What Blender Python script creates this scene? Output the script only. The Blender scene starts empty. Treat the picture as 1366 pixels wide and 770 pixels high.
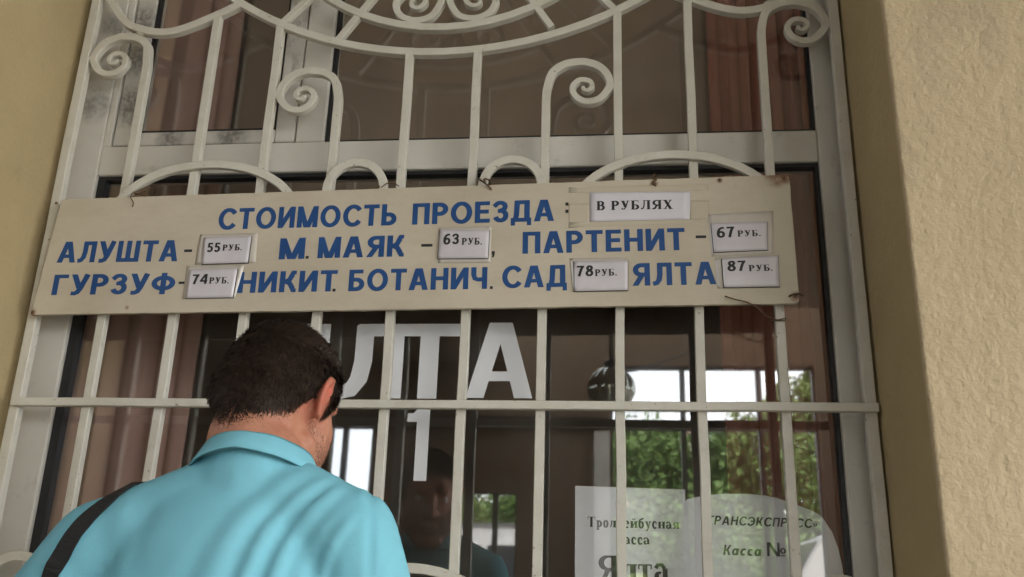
import bpy, bmesh, math, random
from mathutils import Vector, Matrix, noise
from mathutils.bvhtree import BVHTree

R = math.radians
scene = bpy.context.scene
COL = scene.collection

# ------------------------------------------------------------------ camera
cd = bpy.data.cameras.new('camera')
cam = bpy.data.objects.new('camera', cd)
COL.objects.link(cam)
M = Matrix(((0.99423927, 0.00623201, 0.10700203, 0.0),
            (0.10327701, -0.3227612, -0.94082893, -1.8),
            (0.02867285, 0.94645991, -0.32154548, 1.30),
            (0, 0, 0, 1)))
cam.matrix_world = M
cd.sensor_fit = 'HORIZONTAL'
cd.sensor_width = 36.0
cd.lens = 1256.0 / 1366.0 * 36.0
cd.clip_start = 0.05
cd.clip_end = 600
scene.camera = cam

# ------------------------------------------------------------------ light
SUN_EL, SUN_AZ = 45.0, 35.0          # azimuth clockwise from +y: behind the building, which shades the forecourt
world = bpy.data.worlds.new('World')
scene.world = world
world.use_nodes = True
wn = world.node_tree
sky = wn.nodes.new('ShaderNodeTexSky')
sky.sky_type = 'NISHITA'
sky.sun_disc = False
sky.sun_elevation = R(SUN_EL)
sky.sun_rotation = R(SUN_AZ)
sky.air_density = 1.0
sky.dust_density = 4.0
sky.ozone_density = 1.0
# thin bright cloud over most of the sky
wtc = wn.nodes.new('ShaderNodeTexCoord')
wno = wn.nodes.new('ShaderNodeTexNoise')
wno.inputs['Scale'].default_value = 2.2
wno.inputs['Detail'].default_value = 6
wrm = wn.nodes.new('ShaderNodeMapRange')
wrm.inputs['From Min'].default_value = 0.25
wrm.inputs['From Max'].default_value = 0.55
wrm.inputs['To Min'].default_value = 0.55
wmx = wn.nodes.new('ShaderNodeMix')
wmx.data_type = 'RGBA'
wn.links.new(wtc.outputs['Generated'], wno.inputs['Vector'])
wn.links.new(wno.outputs['Fac'], wrm.inputs['Value'])
wn.links.new(wrm.outputs[0], wmx.inputs[0])
wn.links.new(sky.outputs[0], wmx.inputs[6])
wmx.inputs[7].default_value = (6.6, 6.8, 7.0, 1)
wn.links.new(wmx.outputs[2], wn.nodes['Background'].inputs[0])
wn.nodes['Background'].inputs[1].default_value = 0.15
sl = bpy.data.lights.new('sun', 'SUN')
sl.energy = 2.6
sl.angle = R(12)
sl.color = (1.0, 0.95, 0.87)
sun = bpy.data.objects.new('sun', sl)
COL.objects.link(sun)
sd = Vector((math.sin(R(SUN_AZ)) * math.cos(R(SUN_EL)), math.cos(R(SUN_AZ)) * math.cos(R(SUN_EL)), math.sin(R(SUN_EL))))
sun.rotation_euler = sd.to_track_quat('Z', 'Y').to_euler()
sun.location = sd * 30
scene.view_settings.view_transform = 'Standard'
scene.view_settings.look = 'None'
scene.view_settings.gamma = 1.0
scene.view_settings.use_curve_mapping = False
scene.view_settings.exposure = 3.0


# ------------------------------------------------------------------ materials
def mat(name, col, rough=0.6, amt=0.12, nscale=6.0, bump=0.0, bscale=60.0, metal=0.0, spec=0.4, col2=None, mask=None, sss=0.0, alpha=None):
    """principled, with a slow noise between the colour and a darker/other colour"""
    m = bpy.data.materials.new(name)
    m.use_nodes = True
    nt = m.node_tree
    p = nt.nodes['Principled BSDF']
    p.inputs['Roughness'].default_value = rough
    p.inputs['Metallic'].default_value = metal
    p.inputs['Specular IOR Level'].default_value = spec
    if sss:
        p.inputs['Subsurface Weight'].default_value = sss
        p.inputs['Subsurface Radius'].default_value = (0.012, 0.005, 0.003)
        p.inputs['Subsurface Scale'].default_value = 0.4
    tc = nt.nodes.new('ShaderNodeTexCoord')
    n = nt.nodes.new('ShaderNodeTexNoise')
    n.inputs['Scale'].default_value = nscale
    n.inputs['Detail'].default_value = 6
    n.inputs['Roughness'].default_value = 0.65
    nt.links.new(tc.outputs['Object'], n.inputs['Vector'])
    r = nt.nodes.new('ShaderNodeValToRGB')
    lo, hi = mask or (0.3, 0.7)
    r.color_ramp.elements[0].position = lo
    r.color_ramp.elements[1].position = hi
    c2 = col2 or tuple(c * (1 - amt) for c in col)
    r.color_ramp.elements[0].color = (*c2, 1)
    r.color_ramp.elements[1].color = (*col, 1)
    nt.links.new(n.outputs['Fac'], r.inputs['Fac'])
    nt.links.new(r.outputs['Color'], p.inputs['Base Color'])
    m['out'] = r.name
    if bump:
        b = nt.nodes.new('ShaderNodeBump')
        b.inputs['Strength'].default_value = bump
        b.inputs['Distance'].default_value = 0.004
        n2 = nt.nodes.new('ShaderNodeTexNoise')
        n2.inputs['Scale'].default_value = bscale
        n2.inputs['Detail'].default_value = 5
        nt.links.new(tc.outputs['Object'], n2.inputs['Vector'])
        nt.links.new(n2.outputs['Fac'], b.inputs['Height'])
        nt.links.new(b.outputs['Normal'], p.inputs['Normal'])
    return m


def layer_noise(m, col, scale, lo, hi, stretch=(1, 1, 1), fac=1.0):
    """blotches of another colour (dirt, chips, mildew) over the base colour of m"""
    nt = m.node_tree
    p = nt.nodes['Principled BSDF']
    src = p.inputs['Base Color'].links[0].from_socket
    tc = nt.nodes.new('ShaderNodeTexCoord')
    mp = nt.nodes.new('ShaderNodeMapping')
    mp.inputs['Scale'].default_value = stretch
    n = nt.nodes.new('ShaderNodeTexNoise')
    n.inputs['Scale'].default_value = scale
    n.inputs['Detail'].default_value = 8
    n.inputs['Roughness'].default_value = 0.7
    rr = nt.nodes.new('ShaderNodeMapRange')
    rr.inputs['From Min'].default_value = lo
    rr.inputs['From Max'].default_value = hi
    rr.inputs['To Max'].default_value = fac
    mx = nt.nodes.new('ShaderNodeMix')
    mx.data_type = 'RGBA'
    nt.links.new(tc.outputs['Object'], mp.inputs['Vector'])
    nt.links.new(mp.outputs[0], n.inputs['Vector'])
    nt.links.new(n.outputs['Fac'], rr.inputs['Value'])
    nt.links.new(rr.outputs[0], mx.inputs[0])
    nt.links.new(src, mx.inputs[6])
    mx.inputs[7].default_value = (*col, 1)
    nt.links.new(mx.outputs[2], p.inputs['Base Color'])
    return mx


def layer_spots(m, col, pts, rad, fac=1.0):
    """stains round given object-space points, ragged by noise"""
    nt = m.node_tree
    p = nt.nodes['Principled BSDF']
    tc = nt.nodes.new('ShaderNodeTexCoord')
    n = nt.nodes.new('ShaderNodeTexNoise')
    n.inputs['Scale'].default_value = 90
    n.inputs['Detail'].default_value = 6
    nt.links.new(tc.outputs['Object'], n.inputs['Vector'])
    ns = nt.nodes.new('ShaderNodeMath'); ns.operation = 'MULTIPLY_ADD'
    ns.inputs[1].default_value = 2.2; ns.inputs[2].default_value = -0.3
    nt.links.new(n.outputs['Fac'], ns.inputs[0])
    for q, rd in zip(pts, rad):
        src = p.inputs['Base Color'].links[0].from_socket
        d = nt.nodes.new('ShaderNodeVectorMath'); d.operation = 'DISTANCE'
        d.inputs[1].default_value = q
        nt.links.new(tc.outputs['Object'], d.inputs[0])
        rr = nt.nodes.new('ShaderNodeMapRange')
        rr.inputs['From Min'].default_value = rd
        rr.inputs['From Max'].default_value = rd * 0.25
        nt.links.new(d.outputs['Value'], rr.inputs['Value'])
        mu = nt.nodes.new('ShaderNodeMath'); mu.operation = 'MULTIPLY'; mu.use_clamp = True
        nt.links.new(rr.outputs[0], mu.inputs[0]); nt.links.new(ns.outputs[0], mu.inputs[1])
        mf = nt.nodes.new('ShaderNodeMath'); mf.operation = 'MULTIPLY'; mf.inputs[1].default_value = fac
        nt.links.new(mu.outputs[0], mf.inputs[0])
        mx = nt.nodes.new('ShaderNodeMix'); mx.data_type = 'RGBA'
        nt.links.new(mf.outputs[0], mx.inputs[0])
        nt.links.new(src, mx.inputs[6])
        mx.inputs[7].default_value = (*col, 1)
        nt.links.new(mx.outputs[2], p.inputs['Base Color'])


def glass_mat(name, f0, tint=(1, 1, 1), rough=0.0):
    m = bpy.data.materials.new(name)
    m.use_nodes = True
    nt = m.node_tree
    nt.nodes.remove(nt.nodes['Principled BSDF'])
    out = nt.nodes['Material Output']
    tr = nt.nodes.new('ShaderNodeBsdfTransparent'); tr.inputs[0].default_value = (*tint, 1)
    gl = nt.nodes.new('ShaderNodeBsdfGlossy'); gl.inputs['Roughness'].default_value = rough
    lw = nt.nodes.new('ShaderNodeLayerWeight'); lw.inputs['Blend'].default_value = 0.5
    pw = nt.nodes.new('ShaderNodeMath'); pw.operation = 'POWER'; pw.inputs[1].default_value = 5
    ma = nt.nodes.new('ShaderNodeMath'); ma.operation = 'MULTIPLY_ADD'
    ma.inputs[1].default_value = 1 - f0; ma.inputs[2].default_value = f0
    mx = nt.nodes.new('ShaderNodeMixShader')
    nt.links.new(lw.outputs['Facing'], pw.inputs[0]); nt.links.new(pw.outputs[0], ma.inputs[0])
    nt.links.new(ma.outputs[0], mx.inputs[0]); nt.links.new(tr.outputs[0], mx.inputs[1]); nt.links.new(gl.outputs[0], mx.inputs[2])
    # thin dust film, doubling as a painted haze that lifts the dark glass
    df = nt.nodes.new('ShaderNodeBsdfDiffuse'); df.inputs[0].default_value = (0.55, 0.5, 0.44, 1)
    tc = nt.nodes.new('ShaderNodeTexCoord')
    ns = nt.nodes.new('ShaderNodeTexNoise'); ns.inputs['Scale'].default_value = 7; ns.inputs['Detail'].default_value = 8
    nt.links.new(tc.outputs['Object'], ns.inputs['Vector'])
    mr = nt.nodes.new('ShaderNodeMapRange')
    mr.inputs['From Min'].default_value = 0.35; mr.inputs['From Max'].default_value = 0.75
    mr.inputs['To Min'].default_value = 0.006; mr.inputs['To Max'].default_value = 0.045
    nt.links.new(ns.outputs['Fac'], mr.inputs['Value'])
    m2 = nt.nodes.new('ShaderNodeMixShader')
    nt.links.new(mr.outputs[0], m2.inputs[0]); nt.links.new(mx.outputs[0], m2.inputs[1]); nt.links.new(df.outputs[0], m2.inputs[2])
    nt.links.new(m2.outputs[0], out.inputs['Surface'])
    return m


MT = {}
MT['stucco'] = mat('stucco', (0.49, 0.39, 0.25), 0.9, nscale=3.0, bump=0.8, bscale=105, spec=0.15, col2=(0.42, 0.33, 0.205))
layer_noise(MT['stucco'], (0.38, 0.30, 0.19), 14, 0.60, 0.80, fac=0.5)
layer_noise(MT['stucco'], (0.20, 0.15, 0.10), 55, 0.68, 0.80, fac=0.6)
layer_noise(MT['stucco'], (0.31, 0.25, 0.165), 3.2, 0.52, 0.72, (1.6, 1.6, 0.5), 0.45)
MT['reveal'] = mat('reveal_shaded', (0.43, 0.335, 0.185), 0.9, nscale=2.5, bump=0.5, bscale=110, spec=0.12, col2=(0.36, 0.28, 0.15))
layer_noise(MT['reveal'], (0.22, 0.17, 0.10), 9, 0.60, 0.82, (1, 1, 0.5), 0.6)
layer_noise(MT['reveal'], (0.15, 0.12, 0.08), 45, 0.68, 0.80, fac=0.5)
MT['grille_paint'] = mat('grille_paint', (0.61, 0.58, 0.50), 0.45, nscale=14, bump=0.2, bscale=60, col2=(0.52, 0.49, 0.41))
layer_noise(MT['grille_paint'], (0.15, 0.09, 0.055), 65, 0.64, 0.69, fac=0.85)
layer_noise(MT['grille_paint'], (0.33, 0.29, 0.22), 9, 0.58, 0.82, fac=0.6)
MT['frame_plastic'] = mat('frame_plastic', (0.64, 0.61, 0.55), 0.35, nscale=3, col2=(0.56, 0.53, 0.47))
layer_noise(MT['frame_plastic'], (0.10, 0.09, 0.08), 16, 0.60, 0.86, fac=0.7)
MT['mildew_frame'] = mat('mildew_frame', (0.60, 0.57, 0.52), 0.4, nscale=3, col2=(0.52, 0.49, 0.44))
layer_noise(MT['mildew_frame'], (0.12, 0.11, 0.10), 26, 0.52, 0.74, (1, 1, 0.6), 0.7)
layer_spots(MT['mildew_frame'], (0.07, 0.065, 0.06), [(-1.135, 0.056, 2.40), (-1.128, 0.056, 2.52), (-1.14, 0.056, 2.63), (-1.02, 0.057, 2.305), (-0.87, 0.057, 2.31)], [0.07, 0.06, 0.06, 0.04, 0.05], 0.75)
layer_spots(MT['frame_plastic'], (0.08, 0.075, 0.07), [(-1.215, 0.05, 2.40), (-1.20, 0.05, 2.62)], [0.06, 0.05], 0.6)
layer_noise(MT['mildew_frame'], (0.06, 0.055, 0.05), 110, 0.62, 0.72, fac=0.6)
MT['gasket'] = mat('gasket', (0.018, 0.018, 0.02), 0.5)
MT['glass'] = glass_mat('window_glass', 0.11, (0.99, 0.99, 0.985), 0.022)
MT['vinyl'] = mat('white_vinyl', (0.78, 0.78, 0.80), 0.5, amt=0.05)
MT['board'] = mat('board_paint', (0.56, 0.495, 0.385), 0.42, nscale=4, bump=0.1, bscale=40, col2=(0.48, 0.42, 0.315))
layer_noise(MT['board'], (0.36, 0.29, 0.20), 26, 0.62, 0.85, fac=0.55)
layer_noise(MT['board'], (0.40, 0.335, 0.24), 4, 0.45, 0.72, (1, 1, 2.5), 0.6)
layer_noise(MT['board'], (0.33, 0.27, 0.19), 60, 0.66, 0.80, (1, 1, 0.25), 0.35)
layer_noise(MT['board'], (0.16, 0.09, 0.05), 130, 0.72, 0.80, fac=0.6)
layer_spots(MT['board'], (0.16, 0.06, 0.025), [(0.350, -0.028, 2.141), (0.330, -0.03, 2.141), (-1.207, -0.028, 2.108), (-1.213, -0.028, 1.858), (0.35, -0.03, 1.884), (-1.005, -0.03, 1.868), (0.0845, -0.03, 2.130), (0.2158, -0.03, 2.134), (-0.0999, -0.03, 1.925)],
            [0.022, 0.030, 0.012, 0.014, 0.014, 0.006, 0.010, 0.008, 0.008])
MT['blue'] = mat('blue_letter_paint', (0.016, 0.074, 0.225), 0.45, nscale=20, col2=(0.012, 0.056, 0.18))
layer_noise(MT['blue'], (0.30, 0.32, 0.36), 150, 0.70, 0.80, fac=0.5)
MT['black_ink'] = mat('black_ink', (0.02, 0.02, 0.022), 0.5)
MT['paper'] = mat('paper_white', (0.66, 0.63, 0.66), 0.5, nscale=20, amt=0.06, bump=0.1, bscale=25)
MT['sleeve'] = mat('clear_sleeve', (0.56, 0.51, 0.44), 0.18, nscale=18, amt=0.12, bump=0.5, bscale=30, spec=0.6)
MT['card'] = mat('price_card', (0.62, 0.58, 0.60), 0.22, nscale=14, amt=0.12, bump=0.35, bscale=22, spec=0.6)
MT['tape'] = mat('clear_tape', (0.535, 0.47, 0.36), 0.25, nscale=10, amt=0.06, bump=0.12, bscale=24, spec=0.6)
MT['wire'] = mat('rusty_wire', (0.20, 0.13, 0.08), 0.6, metal=0.5, nscale=80, col2=(0.10, 0.06, 0.04))
MT['notice'] = mat('notice_paper', (0.86, 0.87, 0.90), 0.6, amt=0.04)
MT['curtain'] = mat('curtain_cloth', (0.46, 0.185, 0.13), 0.85, nscale=4, bump=0.2, bscale=300, spec=0.1, col2=(0.38, 0.155, 0.115))
MT['curtain_pink'] = mat('curtain_pink', (0.50, 0.32, 0.27), 0.85, nscale=3, bump=0.2, bscale=300, spec=0.1, col2=(0.42, 0.26, 0.22))
MT['room_wall'] = mat('room_wall_paint', (0.60, 0.43, 0.29), 0.8)
MT['room_dark'] = mat('room_wood', (0.10, 0.065, 0.045), 0.6)
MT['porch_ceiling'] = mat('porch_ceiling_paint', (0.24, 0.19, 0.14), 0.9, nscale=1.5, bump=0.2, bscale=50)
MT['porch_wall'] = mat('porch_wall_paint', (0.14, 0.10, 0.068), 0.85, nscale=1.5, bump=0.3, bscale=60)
MT['dark_metal'] = mat('dark_metal', (0.03, 0.027, 0.025), 0.45)
MT['paving'] = mat('paving', (0.28, 0.26, 0.23), 0.85, nscale=3, bump=0.4, bscale=40)
MT['asphalt'] = mat('asphalt', (0.06, 0.06, 0.062), 0.9, nscale=2, bump=0.3, bscale=100)
MT['ground'] = mat('grass_ground', (0.07, 0.10, 0.035), 0.95, nscale=1.2, col2=(0.10, 0.09, 0.05), bump=0.4, bscale=15)
MT['kerb'] = mat('kerb_stone', (0.36, 0.35, 0.33), 0.85)
MT['leaf_a'] = mat('leaf_a', (0.115, 0.185, 0.045), 0.6, nscale=1.3, col2=(0.07, 0.13, 0.03))
MT['leaf_b'] = mat('leaf_b', (0.16, 0.21, 0.055), 0.6, nscale=1.3, col2=(0.10, 0.155, 0.04))
MT['bark'] = mat('bark', (0.12, 0.09, 0.06), 0.95, bump=0.6, bscale=20)
MT['bus_white'] = mat('bus_paint', (0.50, 0.50, 0.51), 0.25, amt=0.04)
MT['bus_glass'] = mat('bus_glass', (0.02, 0.025, 0.03), 0.08, spec=0.7)
MT['rubber'] = mat('rubber', (0.02, 0.02, 0.02), 0.8)
MT['rim'] = mat('wheel_rim', (0.45, 0.45, 0.46), 0.35, metal=0.8)
MT['lamp_red'] = mat('lamp_red', (0.5, 0.03, 0.02), 0.25)
MT['lamp_clear'] = mat('lamp_clear', (0.7, 0.7, 0.68), 0.15)
MT['pink_wall'] = mat('far_wall', (0.55, 0.45, 0.40), 0.85)
MT['roof'] = mat('far_roof', (0.28, 0.20, 0.17), 0.85)
MT['pole_white'] = mat('pole_paint', (0.65, 0.65, 0.63), 0.5)
MT['globe'] = mat('globe_glass', (0.50, 0.52, 0.47), 0.1, spec=0.9, metal=0.85)
MT['skin'] = mat('skin', (0.44, 0.205, 0.125), 0.55, nscale=30, col2=(0.35, 0.14, 0.085), bump=0.3, bscale=160, sss=0.1)
layer_noise(MT['skin'], (0.36, 0.11, 0.075), 16, 0.5, 0.8, fac=0.6)
layer_spots(MT['skin'], (0.46, 0.10, 0.065), [(-0.402, -0.532, 1.572), (-0.562, -0.498, 1.575)], [0.05, 0.05], 0.8)
MT['hair'] = mat('hair', (0.046, 0.027, 0.018), 0.6, nscale=140, col2=(0.012, 0.008, 0.006), spec=0.2)
MT['stubble'] = mat('stubble', (0.045, 0.032, 0.026), 0.7)
MT['eye'] = mat('eye_white', (0.7, 0.68, 0.65), 0.2)
MT['shirt'] = mat('polo_cloth', (0.185, 0.45, 0.53), 0.85, nscale=5, col2=(0.165, 0.42, 0.50), bump=0.22, bscale=900, spec=0.12)
MT['strap'] = mat('strap_webbing', (0.010, 0.009, 0.009), 0.75, bump=0.5, bscale=500)
MT['trousers'] = mat('trouser_cloth', (0.06, 0.06, 0.075), 0.85, bump=0.3, bscale=400)
MT['leather'] = mat('shoe_leather', (0.05, 0.035, 0.025), 0.4)


# ------------------------------------------------------------------ helpers
class MB:
    def __init__(self):
        self.v, self.f = [], []

    def add(self, vs, fs):
        o = len(self.v)
        self.v += [tuple(x) for x in vs]
        self.f += [tuple(i + o for i in q) for q in fs]
        return self

    def box(self, x0, x1, y0, y1, z0, z1):
        vs = [(x0, y0, z0), (x1, y0, z0), (x1, y1, z0), (x0, y1, z0), (x0, y0, z1), (x1, y0, z1), (x1, y1, z1), (x0, y1, z1)]
        return self.add(vs, [(3, 2, 1, 0), (4, 5, 6, 7), (0, 1, 5, 4), (1, 2, 6, 5), (2, 3, 7, 6), (3, 0, 4, 7)])

    def cbox(self, x0, x1, y0, y1, z0, z1, c=0.003):
        """box with chamfered edges"""
        bm = bmesh.new()
        bmesh.ops.create_cube(bm, size=1.0)
        for v in bm.verts:
            v.co = Vector(((x0 + x1) / 2 + v.co.x * (x1 - x0), (y0 + y1) / 2 + v.co.y * (y1 - y0), (z0 + z1) / 2 + v.co.z * (z1 - z0)))
        bmesh.ops.bevel(bm, geom=bm.edges[:], offset=c, segments=2, affect='EDGES', profile=0.5)
        bm.verts.index_update()
        self.add([v.co[:] for v in bm.verts], [[v.index for v in f.verts] for f in bm.faces])
        bm.free()
        return self

    def quadslab(self, q, y0, y1):
        """q: four (x,z) corners clockwise from top left; slab between y0 (front) and y1"""
        vs = [(a, y0, b) for a, b in q] + [(a, y1, b) for a, b in q]
        return self.add(vs, [(3, 2, 1, 0), (4, 5, 6, 7), (0, 1, 5, 4), (1, 2, 6, 5), (2, 3, 7, 6), (3, 0, 4, 7)])

    def tube(self, pts, rad, n=8, cap=True):
        pts = [Vector(p) for p in pts]
        rr = rad if hasattr(rad, '__len__') else [rad] * len(pts)
        up = None
        vs, fs = [], []
        for i, p in enumerate(pts):
            t = (pts[min(i + 1, len(pts) - 1)] - pts[max(i - 1, 0)])
            t = t.normalized() if t.length > 1e-9 else Vector((0, 0, 1))
            if up is None:
                up = Vector((0, 0, 1)) if abs(t.z) < 0.9 else Vector((1, 0, 0))
            a = t.cross(up).normalized()
            up = a.cross(t).normalized()
            for k in range(n):
                w = 2 * math.pi * k / n
                vs.append(p + (a * math.cos(w) + up * math.sin(w)) * rr[i])
        for i in range(len(pts) - 1):
            for k in range(n):
                fs.append((i * n + k, i * n + (k + 1) % n, (i + 1) * n + (k + 1) % n, (i + 1) * n + k))
        if cap:
            fs.append(tuple(reversed(range(n))))
            fs.append(tuple((len(pts) - 1) * n + k for k in range(n)))
        return self.add(vs, fs)

    def lathe(self, prof, c, n=32, rib=None):
        vs, fs = [], []
        for r, z in prof:
            for k in range(n):
                w = 2 * math.pi * k / n
                q = r * (rib(w) if rib else 1)
                vs.append((c[0] + q * math.cos(w), c[1] + q * math.sin(w), c[2] + z))
        for i in range(len(prof) - 1):
            for k in range(n):
                fs.append((i * n + k, i * n + (k + 1) % n, (i + 1) * n + (k + 1) % n, (i + 1) * n + k))
        fs.append(tuple(reversed(range(n))))
        fs.append(tuple((len(prof) - 1) * n + k for k in range(n)))
        return self.add(vs, fs)

    def bar(self, path, w, y0, y1, ch=0.0013, taper=None, closed=False):
        """square bar swept along a path in the xz plane: width w in the plane, from y0 to y1 in depth"""
        n = len(path)
        P = [Vector((a, b)) for a, b in path]
        vs, fs = [], []
        for i in range(n):
            if closed:
                a, b, c = P[i - 1], P[i], P[(i + 1) % n]
            else:
                a, b, c = P[max(i - 1, 0)], P[i], P[min(i + 1, n - 1)]
            d1 = (b - a).normalized() if (b - a).length > 1e-9 else (c - b).normalized()
            d2 = (c - b).normalized() if (c - b).length > 1e-9 else d1
            t = (d1 + d2).normalized()
            nn = Vector((-t.y, t.x))
            k = 1 / max(0.5, nn.dot(Vector((-d1.y, d1.x))))
            hw = (taper(i / (n - 1)) if taper else 1.0) * w / 2
            cc = min(ch, hw * 0.45)
            for u, y in ((-hw, y0 + cc), (-hw + cc, y0), (hw - cc, y0), (hw, y0 + cc), (hw, y1 - cc), (hw - cc, y1), (-hw + cc, y1), (-hw, y1 - cc)):
                q = b + nn * u * k
                vs.append((q.x, y, q.y))
        m = n if closed else n - 1
        for i in range(m):
            j = (i + 1) % n
            for k in range(8):
                fs.append((i * 8 + k, i * 8 + (k + 1) % 8, j * 8 + (k + 1) % 8, j * 8 + k))
        if not closed:
            fs.append(tuple(reversed(range(8))))
            fs.append(tuple((n - 1) * 8 + k for k in range(8)))
        return self.add(vs, fs)

    def build(self, name, m, parent=None, smooth=False, origin=None, recalc=True):
        me = bpy.data.meshes.new(name)
        o = Vector(origin) if origin else Vector((0, 0, 0))
        me.from_pydata(self.v if not origin else [Vector(v) - o for v in self.v], [], self.f)
        me.update()
        if recalc:
            bm = bmesh.new(); bm.from_mesh(me)
            bmesh.ops.recalc_face_normals(bm, faces=bm.faces[:])
            bm.to_mesh(me); bm.free()
        me.materials.append(m)
        if smooth:
            me.polygons.foreach_set('use_smooth', [True] * len(me.polygons))
        ob = bpy.data.objects.new(name, me)
        ob.location = o
        COL.objects.link(ob)
        if parent:
            ob.parent = parent
            ob.matrix_parent_inverse = Matrix.Translation(-parent.location)
        return ob


def tag(o, label, cat, group=None):
    o['label'] = label
    o['category'] = cat
    if group:
        o['group'] = group
    return o


def thing(name, label, cat, loc=(0, 0, 0), group=None):
    o = bpy.data.objects.new(name, None)
    o.empty_display_size = 0.1
    o.location = loc
    COL.objects.link(o)
    return tag(o, label, cat, group)


def structure(o, kind='structure'):
    o['kind'] = kind
    return o


def dup(root, loc, rotz=0.0, label=None, scale=1.0):
    r = root.copy(); COL.objects.link(r)
    r.location = loc; r.rotation_euler = (0, 0, rotz); r.scale = (scale,) * 3
    if label:
        r['label'] = label
    for ch in list(root.children):
        c = ch.copy(); COL.objects.link(c); c.parent = r
        for g in list(ch.children):
            d = g.copy(); COL.objects.link(d); d.parent = c
    return r


def crom(pts, n=8):
    """Catmull-Rom through pts"""
    P = [Vector(p) for p in pts]
    P = [P[0] * 2 - P[1]] + P + [P[-1] * 2 - P[-2]]
    out = []
    for i in range(1, len(P) - 2):
        a, b, c, d = P[i - 1:i + 3]
        for k in range(n):
            t = k / n
            out.append(0.5 * (2 * b + (c - a) * t + (2 * a - 5 * b + 4 * c - d) * t * t + (3 * b - a - 3 * c + d) * t ** 3))
    out.append(P[-2])
    return out


def arc(cx, cy, rx, ry, a0, a1, n=18):
    return [(cx + rx * math.cos(R(a0 + (a1 - a0) * i / n)), cy + ry * math.sin(R(a0 + (a1 - a0) * i / n))) for i in range(n + 1)]


# ------------------------------------------------------------------ lettering: every glyph drawn as pen strokes
def S(x0, y0, x1, y1, w):
    return [[(x0 - w / 2, y0), (x0 + w / 2, y0), (x1 + w / 2, y1), (x1 - w / 2, y1)]]


def H(x0, x1, y0, y1):
    return [[(x0, y0), (x1, y0), (x1, y1), (x0, y1)]]


def P(pts, t, h, closed=False):
    """ribbon along pts, width t where it runs upright and h where it runs flat"""
    V = [Vector(p) for p in pts]
    n = len(V)
    L, Rr = [], []
    for i in range(n):
        a = V[i - 1] if (closed or i > 0) else V[0]
        c = V[(i + 1) % n] if (closed or i < n - 1) else V[-1]
        d = (c - a).normalized()
        w = h + (t - h) * abs(d.y)
        nn = Vector((-d.y, d.x)) * w / 2
        L.append(V[i] + nn); Rr.append(V[i] - nn)
    out = []
    for i in range(n if closed else n - 1):
        j = (i + 1) % n
        out.append([tuple(L[i]), tuple(Rr[i]), tuple(Rr[j]), tuple(L[j])])
    return [('strip', out)]


def bowl(x0, x1, y0, y1, t, h, flip=False):
    """D-shaped bowl from a stem at x0 out to x1"""
    ry = (y1 - y0 - h) / 2
    cy = (y0 + y1) / 2
    rx = min((x1 - x0 - t / 2) * 0.75, ry * 1.15)
    cx = x1 - t / 2 - rx
    pts = [(x0, cy + ry), (cx, cy + ry)] + arc(cx, cy, rx, ry, 90, -90)[1:-1] + [(cx, cy - ry), (x0, cy - ry)]
    return P(pts, t, h)


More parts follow.
